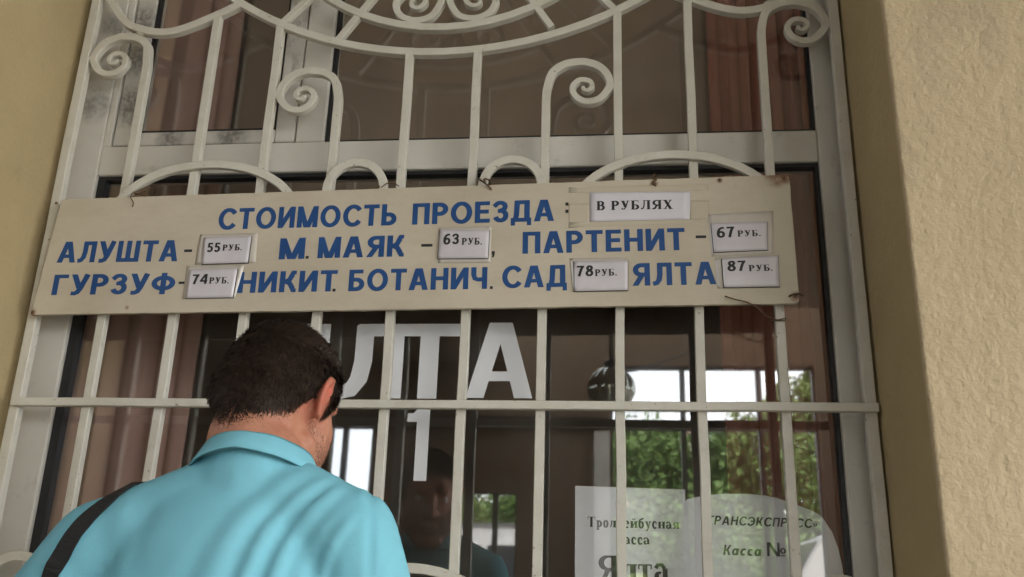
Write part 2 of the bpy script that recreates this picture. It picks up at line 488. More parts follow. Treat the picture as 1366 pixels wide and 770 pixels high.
def sans(c, t=0.20, h=0.165):
    u = t * 1.08
    g = {
        'А': lambda: (0.84, S(u / 2, 0, 0.385, 1, u) + S(0.84 - u / 2, 0, 0.455, 1, u) + H(0.2, 0.64, 0.22, 0.22 + h * .9)),
        'Б': lambda: (0.70, H(0, t, 0, 1) + H(0, 0.62, 1 - h, 1) + bowl(0.05, 0.70, 0, 0.62, t, h)),
        'В': lambda: (0.70, H(0, t, 0, 1) + bowl(0.05, 0.66, 0.46, 1, t, h) + bowl(0.05, 0.70, 0, 0.46 + h, t, h)),
        'Г': lambda: (0.60, H(0, t, 0, 1) + H(0, 0.60, 1 - h, 1)),
        'Д': lambda: (0.86, H(0, 0.86, 0, h) + H(0, t * .8, -0.17, 0.01) + H(0.86 - t * .8, 0.86, -0.17, 0.01) + P([(0.18, 0.02), (0.24, 0.35), (0.27, 0.99)], t, h) + H(0.57, 0.57 + t, 0, 1) + H(0.2, 0.7, 1 - h, 1)),
        'Е': lambda: (0.64, H(0, t, 0, 1) + H(0, 0.63, 1 - h, 1) + H(0, 0.59, 0.43, 0.43 + h) + H(0, 0.64, 0, h)),
        'З': lambda: (0.66, P([(0.06, 0.74)] + arc(0.32, 0.735, 0.21, 0.18, 165, -90)[1:], t * .95, h) + P([(0.22, 0.53), (0.34, 0.53)] + arc(0.34, 0.31, 0.22, 0.225, 88, -165), t, h)),
        'И': lambda: (0.76, H(0, t, 0, 1) + H(0.76 - t, 0.76, 0, 1) + S(0.12, 0.02, 0.64, 0.98, u)),
        'К': lambda: (0.70, H(0, t, 0, 1) + H(0.1, 0.34, 0.43, 0.43 + h) + P([(0.24, 0.50), (0.40, 0.58), (0.50, 0.80), (0.54, 0.93), (0.68, 0.93)], t, h) + P([(0.24, 0.50), (0.42, 0.42), (0.54, 0.20), (0.58, 0.08), (0.70, 0.08)], t, h)),
        'Л': lambda: (0.78, H(0.78 - t, 0.78, 0, 1) + H(0.2, 0.7, 1 - h, 1) + P([(0.29, 0.98), (0.29, 0.5), (0.25, 0.25), (0.16, 0.11), (0.0, 0.07)], t, h)),
        'М': lambda: (0.94, H(0, t, 0, 1) + H(0.94 - t, 0.94, 0, 1) + S(0.11, 1, 0.44, 0.0, u) + S(0.83, 1, 0.50, 0.0, u)),
        'Н': lambda: (0.76, H(0, t, 0, 1) + H(0.76 - t, 0.76, 0, 1) + H(0.1, 0.7, 0.43, 0.43 + h)),
        'О': lambda: (0.92, P(arc(0.46, 0.5, 0.46 - t / 2, 0.52 - h / 2, 0, 345, 24), t, h, True)),
        'П': lambda: (0.74, H(0, t, 0, 1) + H(0.74 - t, 0.74, 0, 1) + H(0.1, 0.7, 1 - h, 1)),
        'Р': lambda: (0.68, H(0, t, 0, 1) + bowl(0.05, 0.68, 0.38, 1, t, h)),
        'С': lambda: (0.82, P(arc(0.46, 0.5, 0.46 - t / 2, 0.52 - h / 2, 35, 325, 24), t, h)),
        'Т': lambda: (0.70, H(0.35 - t / 2, 0.35 + t / 2, 0, 1) + H(0, 0.70, 1 - h, 1)),
        'У': lambda: (0.76, S(u / 2, 1, 0.40, 0.30, u) + P([(0.66, 1.0), (0.44, 0.32), (0.34, 0.12), (0.22, 0.06), (0.08, 0.07)], t, h)),
        'Ф': lambda: (0.96, H(0.48 - t / 2, 0.48 + t / 2, -0.02, 1.02) + P(arc(0.48, 0.52, 0.48 - t / 2, 0.36 - h / 2, 0, 345, 24), t, h, True)),
        'Ч': lambda: (0.70, H(0.70 - t, 0.70, 0, 1) + P([(t / 2, 1.0), (t / 2, 0.66), (0.16, 0.49), (0.30, 0.43), (0.62, 0.45)], t, h)),
        'Ш': lambda: (1.02, H(0, t, 0, 1) + H(0.51 - t / 2, 0.51 + t / 2, 0, 1) + H(1.02 - t, 1.02, 0, 1) + H(0.05, 0.95, 0, h)),
        'Ь': lambda: (0.68, H(0, t, 0, 1) + bowl(0.05, 0.68, 0, 0.60, t, h)),
        'Э': lambda: (0.78, P(arc(0.32, 0.5, 0.46 - t / 2, 0.52 - h / 2, 145, -145, 24), t, h) + H(0.28, 0.68, 0.43, 0.43 + h)),
        'Я': lambda: (0.74, H(0.74 - t, 0.74, 0, 1) + [('flip', 0.74, bowl(0.05, 0.70, 0.40, 1, t, h))] + S(u / 2 + .01, 0, 0.40, 0.45, u)),
        '1': lambda: (0.46, H(0.46 - t, 0.46, 0, 1) + S(0.06, 0.76, 0.36, 0.96, 0.16) + H(0.0, 0.3, 0.74, 0.74 + h * .8)),
        '3': lambda: sans('З', t, h),
        '4': lambda: (0.66, H(0.40, 0.40 + t, 0, 1) + S(0.06, 0.3, 0.46, 1.0, u * .9) + H(0, 0.66, 0.22, 0.22 + h)),
        '5': lambda: (0.62, H(0.08, 0.56, 1 - h, 1) + H(0.06, 0.06 + t * .9, 0.5, 1) + P([(0.1, 0.56), (0.22, 0.58), (0.30, 0.58)] + arc(0.30, 0.325, 0.22, 0.255, 88, -150)[1:], t, h)),
        '6': lambda: (0.66, P(arc(0.33, 0.31, 0.33 - t / 2, 0.32 - h / 2, 0, 345, 22), t, h, True) + P([(0.10, 0.33), (0.12, 0.6), (0.22, 0.82), (0.38, 0.92), (0.58, 0.92)], t, h)),
        '7': lambda: (0.62, H(0, 0.62, 1 - h, 1) + P([(0.51, 0.95), (0.36, 0.6), (0.22, 0.0)], t, h)),
        '8': lambda: (0.66, P(arc(0.33, 0.29, 0.33 - t / 2, 0.30 - h / 2, 0, 345, 22), t, h, True) + P(arc(0.33, 0.76, 0.29 - t / 2, 0.26 - h / 2, 0, 345, 22), t, h, True)),
        'а': lambda: (0.56, P(arc(0.27, 0.34, 0.27 - t / 2, 0.35 - h / 2, 0, 345, 20), t, h, True) + H(0.56 - t, 0.56, 0, 0.68)),
        'с': lambda: (0.46, P(arc(0.28, 0.34, 0.28 - t / 2, 0.35 - h / 2, 50, 310, 20), t, h)),
        '»': lambda: (0.44, P([(0.02, 0.56), (0.16, 0.34), (0.02, 0.12)], t * .7, h) + P([(0.24, 0.56), (0.38, 0.34), (0.24, 0.12)], t * .7, h)),
        '№': lambda: (1.05, H(0, t * .7, 0, 1) + H(0.58, 0.58 + t * .7, 0, 1) + S(0.10, 1, 0.62, 0, u) + P(arc(0.90, 0.42, 0.12, 0.17, 0, 345, 16), t * .5, h * .6, True) + H(0.78, 1.03, 0.04, 0.11)),
    }
    return g[c]()


def serif(c, t=0.225, h=0.085):
    k = 0.055                                     # serif slab thickness

    def st(x, y0=0, y1=1, top=True, bot=True, e=0.07):   # stem with slab serifs, left edge at x
        o = H(x, x + t, y0, y1)
        if bot: o += H(x - e, x + t + e, y0, y0 + k)
        if top: o += H(x - e, x + t + e, y1 - k, y1)
        return o
    X = 0.66                                      # x-height
    g = {
        'В': lambda: (0.74, st(0.07) + bowl(0.1, 0.68, 0.48, 1, t, h) + bowl(0.1, 0.74, 0, 0.48 + h, t, h)),
        'Р': lambda: (0.70, st(0.07) + bowl(0.1, 0.70, 0.44, 1, t, h)),
        'У': lambda: (0.76, S(0.18, 1, 0.44, 0.28, t * 1.1) + P([(0.64, 1.0), (0.44, 0.34), (0.34, 0.08), (0.22, 0.05), (0.12, 0.10)], h * 1.3, h) + H(0.02, 0.36, 1 - k, 1) + H(0.52, 0.76, 1 - k, 1) + P(arc(0.14, 0.11, 0.035, 0.035, 0, 345, 10), 0.09, 0.09, True)),
        'Б': lambda: (0.72, st(0.07) + H(0.07, 0.66, 1 - k, 1) + H(0.61, 0.66, 0.78, 1) + bowl(0.1, 0.72, 0, 0.56, t, h)),
        'Л': lambda: (0.84, st(0.56) + H(0.2, 0.7, 1 - k, 1) + P([(0.32, 0.97), (0.29, 0.45), (0.22, 0.14), (0.10, 0.06)], h * 1.3, h * 1.2) + P(arc(0.09, 0.09, 0.035, 0.035, 0, 345, 10), 0.1, 0.1, True)),
        'Я': lambda: (0.82, st(0.55) + [('flip', 0.82, bowl(0.2, 0.78, 0.42, 1, t, h))] + P([(0.56, 0.46), (0.40, 0.42), (0.26, 0.10), (0.02, 0.03)], t, h)),
        'Х': lambda: (0.84, S(0.18, 1, 0.66, 0, t * 1.1) + S(0.66, 1, 0.16, 0, h * 1.3) + H(0.0, 0.36, 1 - k, 1) + H(0.52, 0.80, 1 - k, 1) + H(0.02, 0.30, 0, k) + H(0.48, 0.84, 0, k)),
        'Т': lambda: (0.74, H(0.37 - t / 2, 0.37 + t / 2, 0, 1) + H(0.0, 0.74, 1 - k, 1) + H(0, 0.05, 0.74, 1) + H(0.69, 0.74, 0.74, 1) + H(0.22, 0.52, 0, k)),
        '.': lambda: (0.2, H(0, 0.17, 0, 0.17)),
        'р': lambda: (0.58, H(0.08, 0.08 + t * .85, -0.28, X) + H(0, 0.34, -0.28, -0.23) + H(0, 0.2, X - k, X) + bowl(0.12, 0.58, 0, X, t * .9, h)),
        'о': lambda: (0.52, P(arc(0.26, X / 2, 0.26 - t * .45, X / 2, 0, 345, 20), t * .9, h, True)),
        'л': lambda: (0.60, st(0.38, 0, X, e=0.05) + H(0.14, 0.5, X - k, X) + P([(0.22, X - .02), (0.19, 0.3), (0.13, 0.08), (0.05, 0.06)], h * 1.3, h * 1.2)),
        'е': lambda: (0.50, P(arc(0.26, X / 2, 0.26 - t * .45, X / 2, 8, 320, 20), t * .85, h) + H(0.1, 0.47, X * .5, X * .5 + k)),
        'й': lambda: (0.70, st(0.06, 0, X, e=0.05) + st(0.46, 0, X, e=0.05) + P([(0.2, 0.06), (0.5, X - .06)], h, h * 1.4) + P([(0.22, 0.92), (0.28, 0.80), (0.42, 0.80), (0.48, 0.92)], 0.08, 0.07)),
        'б': lambda: (0.54, P(arc(0.27, 0.31, 0.27 - t * .45, 0.31, 0, 345, 20), t * .9, h, True) + P([(0.08, 0.34), (0.10, 0.66), (0.22, 0.84), (0.44, 0.90), (0.48, 1.0)], t * .7, h * 1.4)),
        'у': lambda: (0.58, S(0.14, X, 0.34, 0.06, t * .9) + P([(0.48, X), (0.33, 0.1), (0.26, -0.16), (0.16, -0.24), (0.08, -0.2)], h * 1.3, h) + H(0.0, 0.27, X - k, X) + H(0.38, 0.58, X - k, X)),
        'с': lambda: (0.46, P(arc(0.26, X / 2, 0.26 - t * .45, X / 2, 48, 318, 20), t * .85, h) + P(arc(0.40, X * .76, 0.03, 0.03, 0, 345, 10), 0.08, 0.08, True)),
        'н': lambda: (0.68, st(0.06, 0, X, e=0.05) + st(0.44, 0, X, e=0.05) + H(0.2, 0.5, X * .48, X * .48 + k)),
        'а': lambda: (0.54, H(0.32, 0.32 + t * .85, 0.04, X * .75) + P([(0.06, X * .76), (0.14, X - .03), (0.30, X - .02), (0.40, X * .74)], t * .8, h * 1.2) + P(arc(0.20, 0.18, 0.12, 0.15, 60, 330, 16), t * .8, h) + P([(0.40, 0.12), (0.46, 0.04), (0.54, 0.06)], h * 1.4, h)),
        'я': lambda: (0.62, st(0.38, 0, X, e=0.05) + [('flip', 0.62, bowl(0.12, 0.56, 0.26, X, t * .8, h))] + P([(0.4, 0.3), (0.28, 0.26), (0.18, 0.06), (0.02, 0.03)], t * .8, h)),
        'к': lambda: (0.62, st(0.06, 0, X, e=0.05) + P([(0.2, X * .5), (0.34, X * .6), (0.42, X * .9), (0.54, X * .9)], h * 1.6, h * 1.6) + P([(0.24, X * .52), (0.36, 0.2), (0.46, 0.04), (0.60, 0.03)], t, h)),
        'т': lambda: (0.54, H(0.27 - t * .42, 0.27 + t * .42, 0, X) + H(0, 0.54, X - k, X) + H(0, 0.05, X - .2, X) + H(0.49, 0.54, X - .2, X) + H(0.14, 0.40, 0, k)),
    }
    return g[c]()


def text(mb, s, p0, p1, cap, y, font=sans, gap=0.13, shear=0.0, th=0.0005, space=0.4, **kw):
    """write s on the plane y, from (x,z) p0 to p1 along the base line, fitted to that length"""
    glyphs, x = [], 0.0
    for ch in s:
        if ch == ' ':
            x += space
            continue
        w, st = font(ch, **kw)
        glyphs.append((x, st))
        x += w + gap
    total = x - gap
    a, b = Vector(p0), Vector(p1)
    d = (b - a)
    sx = d.length / total
    ux = d.normalized()
    uy = Vector((-ux.y, ux.x))
    state = {'k': 0}

    def put(ox, q):
        u, v = ox + q[0], q[1]
        w = a + ux * ((u + shear * v) * sx) + uy * (v * cap)
        return w

    def emit(ox, strokes, flip=None):
        for sk in strokes:
            if isinstance(sk, tuple) and sk[0] == 'flip':
                emit(ox, sk[2], sk[1])
                continue
            polys = sk[1] if isinstance(sk, tuple) else [sk]
            yf = y - th - 0.00003 * (state['k'] % 9)
            state['k'] += 1
            n0 = len(mb.v)
            for pl in polys:
                if flip:
                    pl = [(flip - q[0], q[1]) for q in pl]
                w = [put(ox, q) for q in pl]
                o = len(mb.v)
                n = len(w)
                mb.v += [(q.x, yf, q.y) for q in w] + [(q.x, y, q.y) for q in w]
                mb.f.append(tuple(range(o, o + n)))
                for i in range(n):
                    j = (i + 1) % n
                    if isinstance(sk, tuple) and i in (1, 3):
                        pass
                    mb.f.append((o + i, o + j, o + n + j, o + n + i))
    for ox, st in glyphs:
        emit(ox, st)
    return mb


# ================================================================== SETTING
# ---- ground, road, porch floor
g = MB(); g.add([(-260, -300, -0.16), (260, -300, -0.16), (260, 220, -0.16), (-260, 220, -0.16)], [(0, 1, 2, 3)])
structure(g.build('ground', MT['ground']))
g = MB(); g.box(-60, 60, -19.0, -10.6, -0.155, -0.14)
structure(g.build('road', MT['asphalt']))
g = MB(); g.cbox(-60, 60, -10.6, -10.42, -0.15, 0.0, 0.02)
structure(g.build('kerb', MT['kerb']))
g = MB(); g.box(-60, 60, -10.42, 0.2, -0.15, 0.0)
structure(g.build('pavement', MT['paving']))


# ---- facade wall with its opening; the part beside the window carries real plaster relief
XL, XR, ZB, ZT, YF, YB = -1.256, 0.4925, 0.95, 3.45, -0.28, 0.22
fw = thing('stucco_wall', 'cream stucco wall wrapping round the barred window, rough face at the right', 'wall', (0, 0, 0))
w = MB()
w.box(-7.0, -1.9, YF, YB, -0.05, 4.2)
w.box(1.75, 7.0, YF, YB, -0.05, 4.2)
w.box(-1.9, 1.75, YF + 0.001, YB, -0.05, ZB - 0.05)
w.box(-1.9, 1.75, YF + 0.001, YB, ZT, 4.2)
w.box(-1.9, XL - 0.3, YF + 0.001, YB, ZB - 0.05, ZT)
w.box(XR + 0.3, 1.75, YF + 0.0105, YB, ZB - 0.05, ZT)
w.box(-9.0, 9.0, YF + 0.002, 4.3, 4.2, 13.0)  # unseen upper storeys, added to keep the sun off the forecourt
w.build('plain_wall', MT['stucco'], fw)


def relief(path, z0, z1, step, amp, name):
    """plaster surface following a plan path [(x,y)..], pushed in and out by noise"""
    pts = []
    for i in range(len(path) - 1):
        a, b = Vector(path[i]), Vector(path[i + 1])
        n = max(1, int((b - a).length / step))
        for k in range(n):
            pts.append(a.lerp(b, k / n))
    pts.append(Vector(path[-1]))
    nz = int((z1 - z0) / step)
    vs, fs = [], []
    for j in range(nz + 1):
        z = z0 + (z1 - z0) * j / nz
        for i, p in enumerate(pts):
            t = (pts[min(i + 1, len(pts) - 1)] - pts[max(i - 1, 0)]).normalized()
            nn = Vector((t.y, -t.x))
            q = Vector((p.x, p.y, z))
            d = noise.fractal(q * 58, 0.7, 2.0, 3) * amp + noise.noise(q * 3.0) * amp * 1.2
            s = max(0.0, noise.noise(q * 75 + Vector((7, 1, 3)))) * amp * 0.9
            e = 0.0 if i in (0, len(pts) - 1) else 1.0
            vs.append((p.x + nn.x * (d + s) * e, p.y + nn.y * (d + s) * e, z))
    m = len(pts)
    for j in range(nz):
        for i in range(m - 1):
            fs.append((j * m + i, j * m + i + 1, (j + 1) * m + i + 1, (j + 1) * m + i))
    mb = MB(); mb.add(vs, fs)
    ob = mb.build(name, MT['stucco'], fw, smooth=True)
    ob.data.materials.append(MT['reveal'])           # recess sides: deeper ochre than the face, shade put into the colour
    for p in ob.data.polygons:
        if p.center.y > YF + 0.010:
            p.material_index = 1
    return ob


rc = 0.005
corner = [(XR + rc - rc * math.cos(R(a)), YF + rc - rc * math.sin(R(a))) for a in (0, 18, 36, 54, 72, 90)]
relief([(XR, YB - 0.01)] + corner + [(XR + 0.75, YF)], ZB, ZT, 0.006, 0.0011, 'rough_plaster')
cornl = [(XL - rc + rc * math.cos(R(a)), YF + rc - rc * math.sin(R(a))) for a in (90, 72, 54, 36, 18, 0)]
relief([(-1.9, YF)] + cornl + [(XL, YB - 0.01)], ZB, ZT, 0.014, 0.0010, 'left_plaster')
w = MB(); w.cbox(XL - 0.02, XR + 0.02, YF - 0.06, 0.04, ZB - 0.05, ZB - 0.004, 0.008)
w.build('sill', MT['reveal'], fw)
w = MB(); w.box(XL, XR, YF + 0.003, YB - 0.02, ZT - 0.012, ZT + 0.01)
w.build('soffit', MT['stucco'], fw)

# ---- room behind the window
r = MB()
r.box(-4.0, 3.0, 4.0, 4.1, 0, 3.6)
structure(r.build('back_wall', MT['room_wall']))
r = MB(); r.box(-4.1, -4.0, 0.23, 4.1, 0, 3.6); structure(r.build('side_wall', MT['room_wall']))
r = MB(); r.box(3.0, 3.1, 0.23, 4.1, 0, 3.6); structure(r.build('side_wall', MT['room_wall']))
r = MB(); r.box(-4.1, 3.1, 0.23, 4.1, 3.6, 3.7); structure(r.build('ceiling', MT['room_wall']))
r = MB(); r.box(-4.1, 3.1, 0.23, 4.1, -0.02, 0.003); structure(r.build('floor', MT['room_dark']))


def curtain(name, label, x0, x1, y, z0, z1, folds, amp, m):
    mb = MB()
    n = folds * 14
    rnd = random.Random(3)
    ph = [rnd.uniform(-0.5, 0.5) for _ in range(folds + 2)]
    nz = 14
    vs, fs = [], []
    for side in (0, 1):
        for j in range(nz + 1):
            z = z0 + (z1 - z0) * j / nz
            for i in range(n + 1):
                u = i / n * folds
                k = int(u)
                f = u - k
                p = ph[k] * (1 - f) + ph[k + 1] * f
                yy = y + amp * math.sin(2 * math.pi * u + p * 2) * (1 + 0.3 * p) + 0.006 * math.sin(z * 3 + u)
                vs.append((x0 + (x1 - x0) * i / n + 0.004 * math.sin(u * 9 + z), yy + side * 0.0025, z))
    m0 = n + 1
    N = (nz + 1) * m0
    for s in (0, 1):
        for j in range(nz):
            for i in range(n):
                q = (s * N + j * m0 + i, s * N + j * m0 + i + 1, s * N + (j + 1) * m0 + i + 1, s * N + (j + 1) * m0 + i)
                fs.append(q if s == 0 else q[::-1])
    for j in range(nz):
        for i in (0, n):
            a = j * m0 + i; b = (j + 1) * m0 + i
            fs.append((a, b, N + b, N + a))
    for i in range(n):
        for j in (0, nz):
            a = j * m0 + i
            fs.append((a, a + 1, N + a + 1, N + a))
    mb.add(vs, fs)
    return tag(mb.build(name, m, smooth=True), label, 'curtain')


curtain('curtain', 'dusty pink curtain hanging behind the left side of the barred window', -1.45, -0.985, 0.27, 0.3, 3.3, 7, 0.007, MT['curtain_pink'])
curtain('curtain', 'dark red pleated curtain behind the right side of the barred window', 0.235, 0.62, 0.27, 0.3, 3.3, 11, 0.008, MT['curtain'])
MT['curtain_brown'] = mat('curtain_brown', (0.36, 0.275, 0.205), 0.9, nscale=2, bump=0.15, bscale=300, spec=0.1, col2=(0.31, 0.235, 0.175))
curtain('curtain', 'plain brown cloth hung flat behind the upper panes of the window', -1.0, 0.245, 0.33, 2.19, 3.42, 5, 0.005, MT['curtain_brown'])

# ================================================================== WINDOW
win = thing('window', 'tall white plastic window with tilting upper left sash behind the grille', 'window', (-0.375, 0.05, ZB))
FP = MT['frame_plastic']
y0, y1 = 0.05, 0.115


def wpart(name, boxes, m, c=0.004, parent=win):
    mb = MB()
    for b in boxes:
        mb.cbox(*b, c)
    return mb.build(name, m, parent)


fr = wpart('window_frame', [(-1.262, -1.177, y0, y1, ZB, ZT), (0.434, 0.498, y0, y1, ZB, ZT)], FP)
wpart('frame_rail', [(-1.177, 0.434, y0 + .001, y1, ZB, ZB + 0.07), (-1.177, 0.434, y0 + .001, y1, ZT - 0.07, ZT)], FP, parent=fr)
wpart('transom', [(-1.177, 0.434, y0 + 0.001, y1, 2.213, 2.287)], FP)
wpart('frame_strip', [(-1.1765, -1.160, y0 + 0.002, y1 - .002, 2.287, ZT - 0.07)], FP, 0.002)
wpart('mullion', [(-0.7165, -0.650, y0 + 0.0015, y1, 2.287, ZT - 0.07)], FP)
sash = wpart('sash', [(-1.157, -1.108, y0 + 0.006, y1 - .01, 2.2905, ZT - 0.075), (-0.768, -0.7195, y0 + 0.006, y1 - .01, 2.2905, ZT - 0.075),
                      (-1.108, -0.768, y0 + 0.007, y1 - .01, 2.2905, 2.325), (-1.108, -0.768, y0 + 0.007, y1 - .01, ZT - 0.12, ZT - 0.075)], MT['mildew_frame'])


# dirty sealant where the frame meets the plaster
sl_ = mat('old_sealant', (0.30, 0.26, 0.20), 0.7, nscale=40, col2=(0.12, 0.10, 0.08), bump=0.4, bscale=80)
for x in (XL + 0.002, XR - 0.003):
    mb = MB()
    mb.tube([(x + 0.0012 * noise.noise(Vector((x, 0, k * 1.7))), y0 - 0.002, ZB + 0.02 + (ZT - ZB - 0.04) * k / 60) for k in range(61)], [0.006 + 0.002 * noise.noise(Vector((3, x, k * 0.9))) for k in range(61)], 6)
    mb.build('sealant', sl_, win, True)


def pane(x0, x1, z0, z1, yy, parent):
    mb = MB(); mb.box(x0, x1, yy, yy + 0.004, z0, z1)
    pn = mb.build('pane', MT['glass'], parent)
    return pn


def gasket(x0, x1, z0, z1, yf, yb, parent, w=0.008, wl=None):
    wl = wl or w
    mb = MB()
    mb.box(x0, x0 + wl, yf, yb, z0, z1); mb.box(x1 - w, x1, yf, yb, z0, z1)
    mb.box(x0 + wl, x1 - w, yf, yb, z0, z0 + w); mb.box(x0 + wl, x1 - w, yf, yb, z1 - w, z1)
    return mb.build('gasket', MT['gasket'], parent)


main_pane = pane(-1.17, 0.428, ZB + 0.075, 2.208, 0.073, win)
gasket(-1.1765, 0.4335, ZB + 0.0705, 2.2125, y0 + 0.010, 0.082, win, 0.008, 0.018)
pane(-1.104, -0.772, 2.329, ZT - 0.124, 0.073, sash)
gasket(-1.1075, -0.7685, 2.3255, ZT - 0.1205, y0 + 0.012, 0.08, sash, 0.005)
pane(-0.645, 0.43, 2.291, ZT - 0.075, 0.073, win)
gasket(-0.6495, 0.4335, 2.2875, ZT - 0.0705, y0 + 0.010, 0.082, win, 0.006)

# white vinyl lettering stuck on the inside of the big pane
yl = 0.0729
capl = 0.160
mb = MB(); text(mb, 'Я', (-0.690, 1.7025), (-0.598, 1.7025), capl, yl, t=0.26, h=0.17); mb.build('lettering', MT['vinyl'], main_pane)
mb = MB(); text(mb, 'Л', (-0.572, 1.7025), (-0.437, 1.7025), capl, yl, t=0.22, h=0.17); mb.build('lettering', MT['vinyl'], main_pane)
mb = MB(); text(mb, 'Т', (-0.446, 1.7025), (-0.319, 1.7025), capl, yl, t=0.22, h=0.17); mb.build('lettering', MT['vinyl'], main_pane)
mb = MB(); text(mb, 'А', (-0.302, 1.7045), (-0.165, 1.7045), capl, yl, t=0.21, h=0.14); mb.build('lettering', MT['vinyl'], main_pane)
mb = MB(); text(mb, '1', (-0.4195, 1.5355), (-0.3735, 1.5355), capl, yl, t=0.26, h=0.14); mb.build('lettering', MT['vinyl'], main_pane)

# paper notices behind the pane
n1 = thing('paper_notice', 'square cornered white paper notice of a trolleybus ticket desk behind the window glass', 'notice', (0.03, 0.082, 1.03))
mb = MB(); mb.quadslab([(-0.077, 1.532), (0.136, 1.528), (0.139, 1.21), (-0.076, 1.21)], 0.0815, 0.0822)
mb.build('sheet', MT['notice'], n1)
kw = dict(font=serif, th=0.0003)
mb = MB(); text(mb, 'Троллейбусная', (-0.0525, 1.4539), (0.1226, 1.4534), 0.0192, 0.0815, gap=0.1, **kw); mb.build('lettering', MT['black_ink'], n1)
mb = MB(); text(mb, 'касса', (0.0024, 1.4232), (0.066, 1.4235), 0.0187, 0.0815, gap=0.1, **kw); mb.build('lettering', MT['black_ink'], n1)
mb = MB(); text(mb, 'Ялта', (-0.0328, 1.3542), (0.1003, 1.357), 0.0465, 0.0815, gap=0.1, **kw); mb.build('lettering', MT['black_ink'], n1)
n2 = thing('paper_notice', 'round topped white paper notice of an express ticket desk beside the right curtain', 'notice', (0.28, 0.085, 1.03))
top = [(0.128, 1.20), (0.128, 1.495), (0.14, 1.510), (0.173, 1.518), (0.21, 1.5215), (0.253, 1.522), (0.285, 1.520), (0.308, 1.516), (0.346, 1.503), (0.375, 1.492), (0.39, 1.484), (0.408, 1.454), (0.4165, 1.425), (0.4215, 1.395), (0.4235, 1.36), (0.4235, 1.20)]
mb = MB()
n = len(top)
mb.add([(a, 0.0838, b) for a, b in top] + [(a, 0.0845, b) for a, b in top], [tuple(range(n)), tuple(reversed(range(n, 2 * n)))] + [(i, (i + 1) % n, n + (i + 1) % n, n + i) for i in range(n)])
mb.build('sheet', MT['notice'], n2)
kw = dict(font=sans, th=0.0003, shear=0.20, t=0.20, h=0.16)
mb = MB(); text(mb, 'ТРАНСЭКСПРЕСС', (0.1748, 1.4633), (0.3706, 1.4607), 0.0167, 0.0838, gap=0.15, **kw); mb.build('lettering', MT['black_ink'], n2)
mb = MB(); text(mb, '»', (0.3733, 1.4617), (0.3807, 1.4618), 0.0125, 0.0838, **kw); mb.build('lettering', MT['black_ink'], n2)
mb = MB(); text(mb, 'К', (0.2038, 1.4073), (0.2165, 1.4073), 0.0188, 0.0838, **kw); mb.build('lettering', MT['black_ink'], n2)
mb = MB(); text(mb, 'асса', (0.2190, 1.4073), (0.273, 1.4069), 0.0188, 0.0838, gap=0.14, **kw); mb.build('lettering', MT['black_ink'], n2)
mb = MB(); text(mb, '№', (0.2856, 1.4072), (0.3198, 1.4065), 0.0254, 0.0838, t=0.2, h=0.14, th=0.0003); mb.build('lettering', MT['black_ink'], n2)
mb = MB(); text(mb, '1', (0.3342, 1.4068), (0.3446, 1.4067), 0.0232, 0.0838, t=0.2, h=0.14, th=0.0003); mb.build('lettering', MT['black_ink'], n2)

# ================================================================== GRILLE
gr = thing('window_grille', 'cream painted wrought iron grille with scrolls and arcs over the window', 'grille', (-0.375, 0, 1.0))
GP = MT['grille_paint']
BW = 0.0182
BY0, BY1 = -0.009, 0.009
bx = [-1.2245 + 0.1546 * i for i in range(12)]
tops = {2: 2.588, 3: 2.561, 5: 2.470, 6: 2.469, 8: 2.565, 9: 2.600}
CX = -0.3765


def gpart(name, path, w=BW, y0=BY0, y1=BY1, **k):
    mb = MB(); mb.bar(path, w, y0, y1, **k)
    return mb.build(name, GP, gr)


def wob(x, z0, z1, seed, n=9, a=0.0012):
    rnd = random.Random(seed)
    return [(x + (rnd.uniform(-a, a) if 0 < i < n else 0), z0 + (z1 - z0) * i / n) for i in range(n + 1)]


lowtop = {}
for i, x in enumerate(bx):
    if i in (0, 11):
        gpart('frame_bar', wob(x, 1.02, 3.40, i, 16), 0.021, -0.010, 0.010)
        continue
    zb = 1.03
    if i in (1, 10, 4, 7):
        cxs, czs, sgn = {1: (-1.150, 2.481, 1), 4: (-0.690, 2.373, 1), 7: (-0.0575, 2.374, -1), 10: (0.4055, 2.508, -1)}[i]
        st = abs(x - cxs)
        pol = [(180, st), (170, st * 0.985), (150, 0.0825), (130, 0.0735), (108, 0.0650), (90, 0.0612), (60, 0.0572), (30, 0.0545), (0, 0.0522), (-45, 0.043), (-90, 0.0365), (-135, 0.031), (-180, 0.0275), (-225, 0.0215), (-270, 0.0165), (-315, 0.0155), (-360, 0.0145), (-405, 0.0115), (-450, 0.009), (-495, 0.007), (-540, 0.0055)]
        ctl = [(x, zb + (czs - 0.22 - zb) * k / 12) for k in range(13)] + [(x, czs - 0.12), (x, czs - 0.07), (x, czs - 0.045)]
        for a, rr in pol:
            ctl.append((cxs - sgn * rr * math.cos(R(a)) * 1.0, czs + rr * math.sin(R(a)) - ({180: 0.022, 170: 0.012, 150: 0.004}.get(a, 0))))
        path = crom(ctl, 8)
        L = len(path)
        gpart('scroll_bar', path, BW, taper=lambda u: 1.0 if u < 0.60 else max(0.42, 1.0 - (u - 0.60) * 1.5))
    else:
        gpart('vertical_bar', wob(x, zb, tops[i], i, 12))
gpart('horizontal_rail', [(-1.2225, 1.6712)] + [(-1.24 + 0.1 * k, 1.6712 + random.Random(k).uniform(-.0006, .0006)) for k in range(1, 17)] + [(0.4860, 1.6712)], 0.0165, -0.0245, -0.0085)
gpart('horizontal_rail', [(-1.17, 2.062), (0.335, 2.062)], 0.0165, -0.0205, -0.0085)
gpart('horizontal_rail', [(-1.2145, 1.10), (0.4655, 1.10)], 0.0165, -0.0245, -0.0085)
gpart('horizontal_rail', [(-1.2145, 3.38), (0.4655, 3.38)], 0.0165, BY0, BY1)
